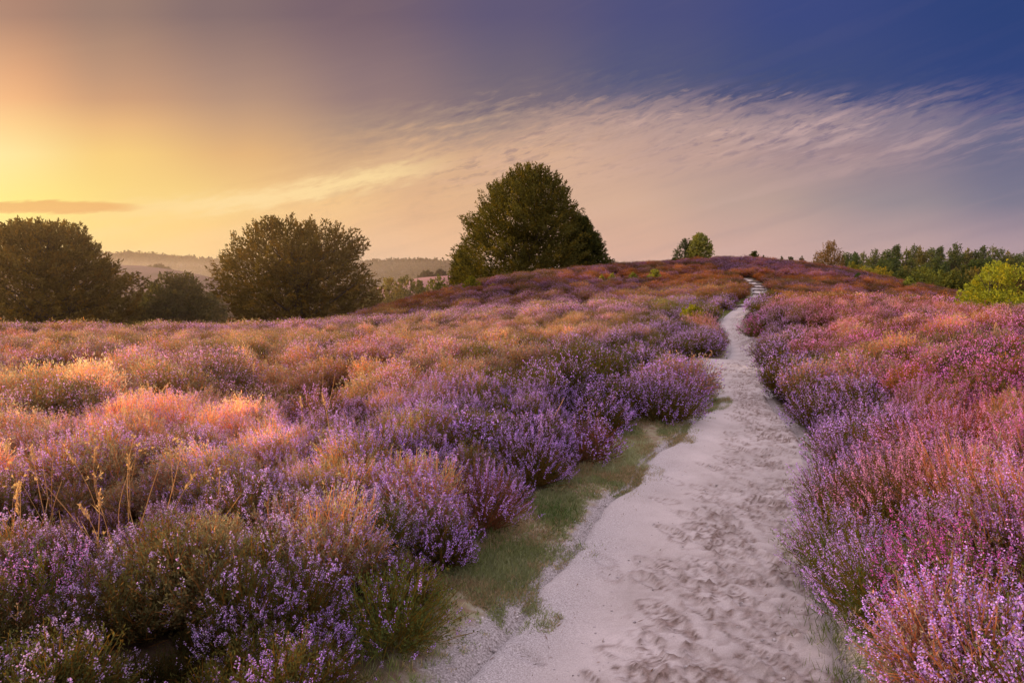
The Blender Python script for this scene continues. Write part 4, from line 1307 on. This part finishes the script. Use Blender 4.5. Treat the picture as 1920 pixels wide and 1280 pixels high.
# ------------------------------------------------------------------ distant hills and woods
def hill(name, label, pts, depth, z_base, mat, seed, bump=0):
    """ridge through (px, py, Y) points, falling off both towards and away from the viewer"""
    pts = np.array([at(*q) for q in pts])
    n = 90
    t = np.linspace(0, 1, n); tk = np.linspace(0, 1, len(pts))
    xs, ys_, zs = [np.interp(t, tk, pts[:, k]) for k in range(3)]
    ker = np.ones(9) / 9
    zs = np.convolve(np.pad(zs, 4, mode='edge'), ker, mode='valid')
    rows = np.linspace(-1, 1, 25)
    V = []
    for v in rows:
        pr = (1 + math.cos(math.pi * v)) / 2
        hgt = z_base + (zs - z_base) * pr
        V.append(np.stack([xs * (1 + v * depth / ys_), ys_ + v * depth, hgt + (fbm(xs * .02, ys_ * .02 + v * 4, seed=seed) - .5) * bump * (1 - pr)], -1))
    V = np.array(V)
    idx = np.arange(len(rows) * n).reshape(len(rows), n)
    Q = np.stack([idx[:-1, :-1], idx[:-1, 1:], idx[1:, 1:], idx[1:, :-1]], -1).reshape(-1, 4)
    o = link(name, quads_mesh(name, V.reshape(-1, 3), Q, [mat], smooth=True))
    tag(o, label, kind="structure")
    return np.stack([xs, ys_, zs], -1)


M_heath_far = noise_mat("far_heath", (.05, .028, .024), (.12, .06, .055), .08, .0, c3=(.085, .042, .038))
M_heath_pink = noise_mat("far_heath_pink", (.22, .10, .09), (.34, .15, .12), .06, .0)
M_wood_far = noise_mat("far_wood_floor", (.03, .03, .016), (.05, .045, .02), .05, .0)
hill("dark_heath_hill", "dark heath hill behind the small tree on the valley's far side", [(-300, 505, 330), (0, 500, 330), (200, 496, 330), (270, 498, 325), (330, 506, 315), (400, 520, 300), (470, 545, 290), (560, 580, 290)], 120, -9, M_heath_far, 3, 1)
hill("pink_heath_rise", "sunlit pink heath rise in the valley", [(690, 545, 250), (740, 530, 260), (790, 520, 265), (840, 516, 270), (960, 516, 270), (1100, 530, 270)], 70, -9, M_heath_pink, 4, 1)
ridge1 = hill("wooded_ridge", "hazy wooded ridge below the sunrise sky", [(-500, 470, 900), (-100, 476, 900), (100, 481, 900), (230, 483, 900), (300, 486, 900), (380, 493, 900), (450, 500, 900), (560, 502, 880), (640, 501, 860), (720, 498, 800), (780, 496, 780), (830, 500, 760), (900, 512, 750), (1000, 525, 750)], 260, -10, M_wood_far, 5, 2)

# wood covering the ridge: one mass of crowns
G = Geo()
for k in range(2600):
    i = rng.integers(0, len(ridge1)); v = -rng.random() ** 1.5 * .75 if rng.random() < .8 else 0
    pr = (1 + math.cos(math.pi * v)) / 2
    p = ridge1[i]
    x0 = p[0] * (1 + v * 260 / p[1]) + rng.normal(0, 6); y0 = p[1] + v * 260; z0 = -10 + (p[2] + 10) * pr
    hh = rng.uniform(7, 10.5) if rng.random() < .93 else rng.uniform(11, 13); w = rng.uniform(3.5, 6) if hh < 11 else 2.4
    q = 26
    a = rng.normal(size=(q, 3)); a[:, 2] = np.abs(a[:, 2]); a = unit(a)
    P = np.array([x0, y0, z0 - 1.5]) + a * [w, w, hh] * rng.uniform(.75, 1.0, (q, 1)) * (1 if hh < 11 else 1)
    G.cards(P - a * 1.2, a + rng.normal(0, .5, (q, 3)), rng.uniform(1.6, 3.0, q), rng.uniform(1.4, 2.4, q), 0, np.array([.04, .042, .018]) * rng.uniform(.6, 1.4, (q, 1)))
tag(link("distant_wood", G.mesh("distant_wood", [M_leaf])), "far wood covering the hazy ridge as one mass", kind="stuff")
for px, py, Y, w, hh, lab in ((298, 495, 318, 6.5, 5.5, "dark rounded tree clump on top of the dark heath hill"), (801, 508, 268, 3.6, 4.5, "dark round bush on the sunlit pink heath rise"), (826, 506, 268, 2.6, 4.8, "dark bush on the pink heath rise nearest the hill trees")):
    loc, H = place(px, py, Y, at(px, py, Y)[2] - hh)
    tree("distant_tree", lab, "tree", loc, H, dome(w, w), 800 + px, 260, 12, (.9, .5), (.035, .036, .018), trunk_r=.2, bl=2.0, lobes=.3, lobe_f=.3)

# ------------------------------------------------------------------ haze in the valley
def haze_box(name, label, x0, x1, y0, y1, z0, z1, dens, aniso, color):
    V = [(x, y, z) for z in (z0, z1) for y in (y0, y1) for x in (x0, x1)]
    Q = [(0, 2, 3, 1), (4, 5, 7, 6), (0, 1, 5, 4), (2, 6, 7, 3), (0, 4, 6, 2), (1, 3, 7, 5)]
    m, nt, out = newmat(name + "_air")
    v = nt.nodes.new('ShaderNodeVolumeScatter'); v.inputs['Density'].default_value = dens; v.inputs['Anisotropy'].default_value = aniso
    v.inputs['Color'].default_value = color
    nt.links.new(v.outputs[0], out.inputs['Volume'])
    o = link(name, quads_mesh(name, V, Q, [m]))
    tag(o, label, kind="structure")


haze_box("haze", "warm morning haze hanging over the valley and far ridge", -1500, 900, 105, 1500, -30, 17, 0.0007, .5, (1, .70, .48, 1))
haze_box("mist", "thin warm mist around the big trees below the heath edge", -110, -9, 46, 87.5, -9, 7, 0.0034, .6, (1, .72, .42, 1))

# ------------------------------------------------------------------ sky and sun
SUN_AZ, SUN_EL = -68.0, 10.5
az, el = math.radians(SUN_AZ), math.radians(SUN_EL)
w = bpy.data.worlds.new("World"); sc.world = w; w.use_nodes = True
nt = w.node_tree; nt.nodes.clear()
N, Lk = nt.nodes, nt.links


def val(v):
    return v


def mth(op, a, b=None, c=None, clamp=False):
    n = N.new('ShaderNodeMath'); n.operation = op; n.use_clamp = clamp
    for i, v in enumerate((a, b, c)):
        if v is None: continue
        if isinstance(v, (int, float)): n.inputs[i].default_value = v
        else: Lk.new(v, n.inputs[i])
    return n.outputs[0]


def smooth(a, b, x):
    n = N.new('ShaderNodeMapRange'); n.interpolation_type = 'SMOOTHSTEP'
    for nm, v in (('From Min', a), ('From Max', b), ('Value', x)):
        if isinstance(v, (int, float)): n.inputs[nm].default_value = v
        else: Lk.new(v, n.inputs[nm])
    return n.outputs['Result']


def cmix(f, a, b, bt='MIX'):
    x = N.new('ShaderNodeMix'); x.data_type = 'RGBA'; x.blend_type = bt
    for sock, v in ((x.inputs[0], f), (x.inputs[6], a), (x.inputs[7], b)):
        if isinstance(v, (int, float)): sock.default_value = v
        elif isinstance(v, tuple): sock.default_value = v
        else: Lk.new(v, sock)
    return x.outputs[2]


def azramp(stops, lo=-60, hi=60):
    """colour by compass bearing (degrees)"""
    f = mth('DIVIDE', mth('SUBTRACT', AZ, lo), hi - lo, clamp=True)
    r = N.new('ShaderNodeValToRGB'); el_ = r.color_ramp.elements
    r.color_ramp.interpolation = 'B_SPLINE' if False else 'EASE'
    st = [((a - lo) / (hi - lo), c) for a, c in stops]
    el_[0].position, el_[0].color = st[0]; el_[1].position, el_[1].color = st[-1]
    for p, c in st[1:-1]:
        q = el_.new(p); q.color = c
    Lk.new(f, r.inputs['Fac']); return r.outputs['Color']


def azval(stops, lo=-60, hi=60):
    f = mth('DIVIDE', mth('SUBTRACT', AZ, lo), hi - lo, clamp=True)
    n = N.new('ShaderNodeFloatCurve'); cv = n.mapping.curves[0]
    mx = 30.0
    st = [((a - lo) / (hi - lo), v / mx) for a, v in stops]
    cv.points[0].location = st[0]; cv.points[1].location = st[-1]
    for s_ in st[1:-1]:
        cv.points.new(*s_)
    n.mapping.update()
    Lk.new(f, n.inputs['Value'])
    return mth('MULTIPLY', n.outputs[0], mx)


tc = N.new('ShaderNodeTexCoord'); sx = N.new('ShaderNodeSeparateXYZ'); Lk.new(tc.outputs['Generated'], sx.inputs[0])
X, Yd, Z = sx.outputs
AZ = mth('MULTIPLY', mth('ARCTAN2', X, Yd), 57.29578)
EL = mth('MULTIPLY', mth('ARCSINE', Z), 57.29578)


def noise2(vx, vy, scale, det=5, rough=.55, vz=0.0, dist=0.0):
    c = N.new('ShaderNodeCombineXYZ')
    for i, v in enumerate((vx, vy, vz)):
        if isinstance(v, (int, float)): c.inputs[i].default_value = v
        else: Lk.new(v, c.inputs[i])
    n = N.new('ShaderNodeTexNoise'); n.inputs['Scale'].default_value = scale; n.inputs['Detail'].default_value = det
    n.inputs['Roughness'].default_value = rough; n.inputs['Distortion'].default_value = dist
    Lk.new(c.outputs[0], n.inputs['Vector'])
    return n.outputs['Fac']


ROW = mth('MULTIPLY', mth('ARCTAN2', Z, mth('MAXIMUM', Yd, .12)), 57.29578)        # height above the horizon measured in the plane of the heath's axis


def skyrow(py, cols, lo=-60, hi=60):
    yc = (640 - py) / FPX; t = cP + yc * sP
    st = [(math.degrees(math.atan((px - 960) / FPX / t)), S(*c)) for px, c in cols]
    return math.degrees(math.atan((-sP + yc * cP) / t)), azramp([(lo, S(*cols[0][1]))] + st + [(hi, S(*cols[-1][1]))])


ROWS = [
    (500, [(0, (255, 214, 135)), (250, (252, 204, 132)), (750, (238, 188, 150)), (1200, (222, 172, 152)), (1400, (212, 168, 158)), (1650, (195, 160, 157)), (1900, (178, 150, 157))]),
    (455, [(0, (255, 218, 130)), (250, (254, 208, 130)), (500, (248, 198, 135)), (750, (240, 190, 148)), (1200, (217, 173, 151)), (1400, (204, 166, 155)), (1650, (188, 158, 156)), (1900, (170, 146, 155))]),
    (380, [(0, (255, 232, 132)), (300, (252, 215, 135)), (600, (244, 198, 140)), (800, (228, 182, 140)), (1150, (214, 175, 150)), (1400, (188, 160, 149)), (1700, (152, 140, 146)), (1900, (126, 122, 141))]),
    (290, [(0, (254, 228, 155)), (200, (250, 208, 130)), (450, (230, 182, 126)), (650, (206, 166, 130)), (800, (212, 171, 137)), (1000, (212, 171, 143)), (1300, (190, 157, 147)), (1550, (164, 139, 143)), (1900, (110, 109, 136))]),
    (235, [(0, (252, 206, 138)), (200, (236, 186, 128)), (450, (206, 164, 127)), (700, (172, 143, 127)), (900, (165, 140, 130)), (1100, (180, 150, 140)), (1300, (178, 150, 146)), (1500, (165, 142, 147)), (1700, (140, 126, 142)), (1900, (98, 100, 134))]),
    (185, [(0, (242, 180, 126)), (200, (208, 160, 123)), (450, (183, 147, 125)), (700, (150, 124, 122)), (960, (124, 110, 120)), (1200, (104, 100, 124)), (1400, (80, 84, 120)), (1700, (66, 78, 124)), (1900, (62, 75, 126))]),
    (140, [(0, (226, 166, 122)), (200, (192, 150, 122)), (450, (168, 136, 122)), (700, (142, 118, 120)), (960, (114, 103, 119)), (1200, (88, 90, 123)), (1500, (66, 78, 124)), (1900, (52, 70, 124))]),
    (30, [(0, (172, 130, 112)), (200, (157, 127, 114)), (400, (136, 113, 112)), (640, (121, 100, 110)), (960, (97, 89, 119)), (1250, (78, 81, 125)), (1500, (62, 74, 128)), (1900, (47, 67, 121))]),
]
ca_, sa_ = math.cos(math.radians(15)), math.sin(math.radians(15))
U = mth('ADD', mth('MULTIPLY', AZ, ca_), mth('MULTIPLY', EL, sa_))
W = mth('SUBTRACT', mth('MULTIPLY', EL, ca_), mth('MULTIPLY', AZ, sa_))
warp = noise2(U, W, .18, 3)
Ww = mth('ADD', W, mth('MULTIPLY', warp, 1.1))
wisp = noise2(mth('MULTIPLY', U, .27), mth('MULTIPLY', Ww, 1.75), 1.0, 7, .60)
mott = noise2(mth('MULTIPLY', U, .55), mth('MULTIPLY', Ww, 2.2), 1.0, 7, .62, vz=4.0)
lng = noise2(mth('MULTIPLY', U, .07), Ww, .8, 4, .5, vz=9.0)
wn = mth('SUBTRACT', mth('ADD', mth('MULTIPLY', wisp, .55), mth('MULTIPLY', mott, .45)), .5)
edge_el = azval([(-60, 5), (-37, 5), (-30, 5.5), (-20, 7.2), (-12, 9.2), (-4, 11.0), (4, 12.6), (10, 13.6), (18, 13.9), (26, 13.7), (34, 14.2), (60, 16)])
rel = mth('SUBTRACT', ROW, edge_el)
amp = mth('MULTIPLY', smooth(-26, 2, AZ), mth('MULTIPLY', smooth(-7, -1, rel), mth('SUBTRACT', 1.0, smooth(1.5, 6.0, rel))))
RW = mth('ADD', ROW, mth('MULTIPLY', mth('MULTIPLY', wn, amp), 11.0))
prev, base = None, None
for py, cols in ROWS:
    e_, c_ = skyrow(py, cols)
    if base is None: base = c_
    else: base = cmix(mth('DIVIDE', mth('SUBTRACT', RW, prev), e_ - prev, clamp=True), base, c_)
    prev = e_
skyc = base
# bright threads and dark gaps under the veil's edge
band = mth('MULTIPLY', smooth(-7.0, -1.0, rel), mth('SUBTRACT', 1.0, smooth(-1.6, 2.2, rel)))
bandaz = mth('MULTIPLY', smooth(-22, 0, AZ), mth('SUBTRACT', 1.0, mth('MULTIPLY', smooth(26, 44, AZ), .45)))
bb = mth('MULTIPLY', mth('MULTIPLY', band, bandaz), mth('ADD', .35, mth('MULTIPLY', .75, smooth(.36, .62, noise2(mth('MULTIPLY', U, .10), mth('MULTIPLY', W, .30), 1.0, 3, .5, vz=15.0)))))
skyc = cmix(mth('MULTIPLY', mth('MULTIPLY', bb, smooth(.42, .66, wisp)), .78), skyc, azramp([(-60, S(255, 215, 150)), (-20, S(240, 190, 140)), (0, S(224, 180, 150)), (12, S(214, 176, 160)), (25, S(200, 168, 165)), (60, S(170, 150, 165))]))
skyc = cmix(mth('MULTIPLY', mth('MULTIPLY', bb, mth('SUBTRACT', 1.0, smooth(.34, .52, mott))), .50), skyc, azramp([(-60, S(190, 140, 110)), (-10, S(150, 125, 120)), (5, S(120, 105, 122)), (15, S(90, 88, 122)), (60, S(60, 72, 124))]))
# soft long streaks over the whole veil
frontw = mth('SUBTRACT', 1.0, mth('MULTIPLY', smooth(-1.5, 2.0, rel), .93))
skyc = cmix(mth('MULTIPLY', mth('MULTIPLY', smooth(.5, .72, lng), .16), frontw), skyc, azramp([(-60, S(255, 238, 175)), (-10, S(248, 205, 155)), (15, S(215, 178, 168)), (60, S(150, 130, 150))]))
skyc = cmix(mth('MULTIPLY', mth('MULTIPLY', smooth(.5, .28, lng), .13), frontw), skyc, azramp([(-60, S(235, 165, 95)), (-10, S(185, 148, 125)), (15, S(140, 128, 138)), (60, S(85, 90, 130))]))
# pale thread rising from the horizon glow
tl = mth('SUBTRACT', ROW, azval([(-60, 4.5), (-36, 5.0), (-28, 5.6), (-20, 6.4), (-14, 7.6), (-8, 8.8), (0, 10.2), (60, 20)]))
thr = mth('MULTIPLY', mth('POWER', 2.718, mth('MULTIPLY', mth('POWER', mth('DIVIDE', mth('ADD', tl, mth('MULTIPLY', wn, 3.5)), .75), 2.0), -1.0)), mth('MULTIPLY', smooth(-36, -20, AZ), mth('SUBTRACT', 1.0, smooth(-12, -3, AZ))))
skyc = cmix(mth('MULTIPLY', thr, .85), skyc, S(255, 222, 162))
# glow round the sun, which stands just outside the frame
dt = N.new('ShaderNodeVectorMath'); dt.operation = 'DOT_PRODUCT'
Lk.new(tc.outputs['Generated'], dt.inputs[0])
ga, ge = math.radians(-50), math.radians(8.5)
dt.inputs[1].default_value = (math.sin(ga) * math.cos(ge), math.cos(ga) * math.cos(ge), math.sin(ge))
ang = mth('MULTIPLY', mth('ARCCOSINE', mth('MINIMUM', dt.outputs['Value'], .99999)), 57.29578)
g1_ = mth('POWER', 2.718, mth('MULTIPLY', mth('POWER', mth('DIVIDE', ang, 9.0), 2.0), -1.0))
skyc = cmix(mth('MULTIPLY', g1_, .9), skyc, (1.55, 1.22, .72, 1))
# small lens cloud over the left tree
ex = mth('DIVIDE', mth('ADD', AZ, 34.0), 6.2)
ey = mth('DIVIDE', mth('SUBTRACT', mth('SUBTRACT', ROW, 5.75), mth('MULTIPLY', wn, 1.2)), .60)
lens = mth('SUBTRACT', 1.0, smooth(.35, 1.1, mth('ADD', mth('MULTIPLY', ex, ex), mth('MULTIPLY', ey, ey))))
skyc = cmix(mth('MULTIPLY', lens, .75), skyc, S(236, 172, 108))
# overhead and behind: sky brightened out of view, added to fill the shaded ground
zen = smooth(27, 52, EL)
skyc = cmix(zen, skyc, (1.52, 1.32, 1.62, 1))
behind = mth('MULTIPLY', smooth(55, 120, mth('ABSOLUTE', AZ)), mth('SUBTRACT', 1.0, zen))
skyc = cmix(behind, skyc, (1.28, 1.0, 1.06, 1))
below = smooth(0, -3, EL)
skyc = cmix(below, skyc, (.16, .11, .11, 1))
ns_ = N.new('ShaderNodeTexSky'); ns_.sky_type = 'NISHITA'; ns_.sun_disc = False
ns_.sun_elevation = el; ns_.sun_rotation = az % (2 * math.pi); ns_.air_density = 1.2; ns_.dust_density = 2.5
bg1 = N.new('ShaderNodeBackground'); Lk.new(skyc, bg1.inputs['Color']); bg1.inputs['Strength'].default_value = 1.0
bg2 = N.new('ShaderNodeBackground'); Lk.new(cmix(1.0, ns_.outputs[0], cmix(mth('MAXIMUM', zen, behind), (0, 0, 0, 1), (1, 1, 1, 1)), 'MULTIPLY'), bg2.inputs['Color']); bg2.inputs['Strength'].default_value = 0.05
ads = N.new('ShaderNodeAddShader'); Lk.new(bg1.outputs[0], ads.inputs[0]); Lk.new(bg2.outputs[0], ads.inputs[1])
wo = N.new('ShaderNodeOutputWorld'); Lk.new(ads.outputs[0], wo.inputs['Surface'])

from mathutils import Vector
sd = bpy.data.lights.new("sun", 'SUN'); sd.energy = 5.0; sd.angle = math.radians(.6); sd.color = (1.0, .72, .44)
so = bpy.data.objects.new("sun", sd); C.objects.link(so)
dirs = Vector((math.sin(az) * math.cos(el), math.cos(az) * math.cos(el), math.sin(el)))
so.rotation_euler = dirs.to_track_quat('Z', 'Y').to_euler()
so.location = (-40, 40, 30)

# ------------------------------------------------------------------ render settings
sc.view_settings.view_transform = 'Standard'
sc.view_settings.look = 'None'
sc.view_settings.exposure = 0
sc.render.engine = 'CYCLES'
cy = sc.cycles
cy.use_denoising = True
cy.max_bounces = 6; cy.diffuse_bounces = 3; cy.glossy_bounces = 1; cy.transmission_bounces = 4; cy.volume_bounces = 0; cy.transparent_max_bounces = 8
cy.sample_clamp_indirect = 6
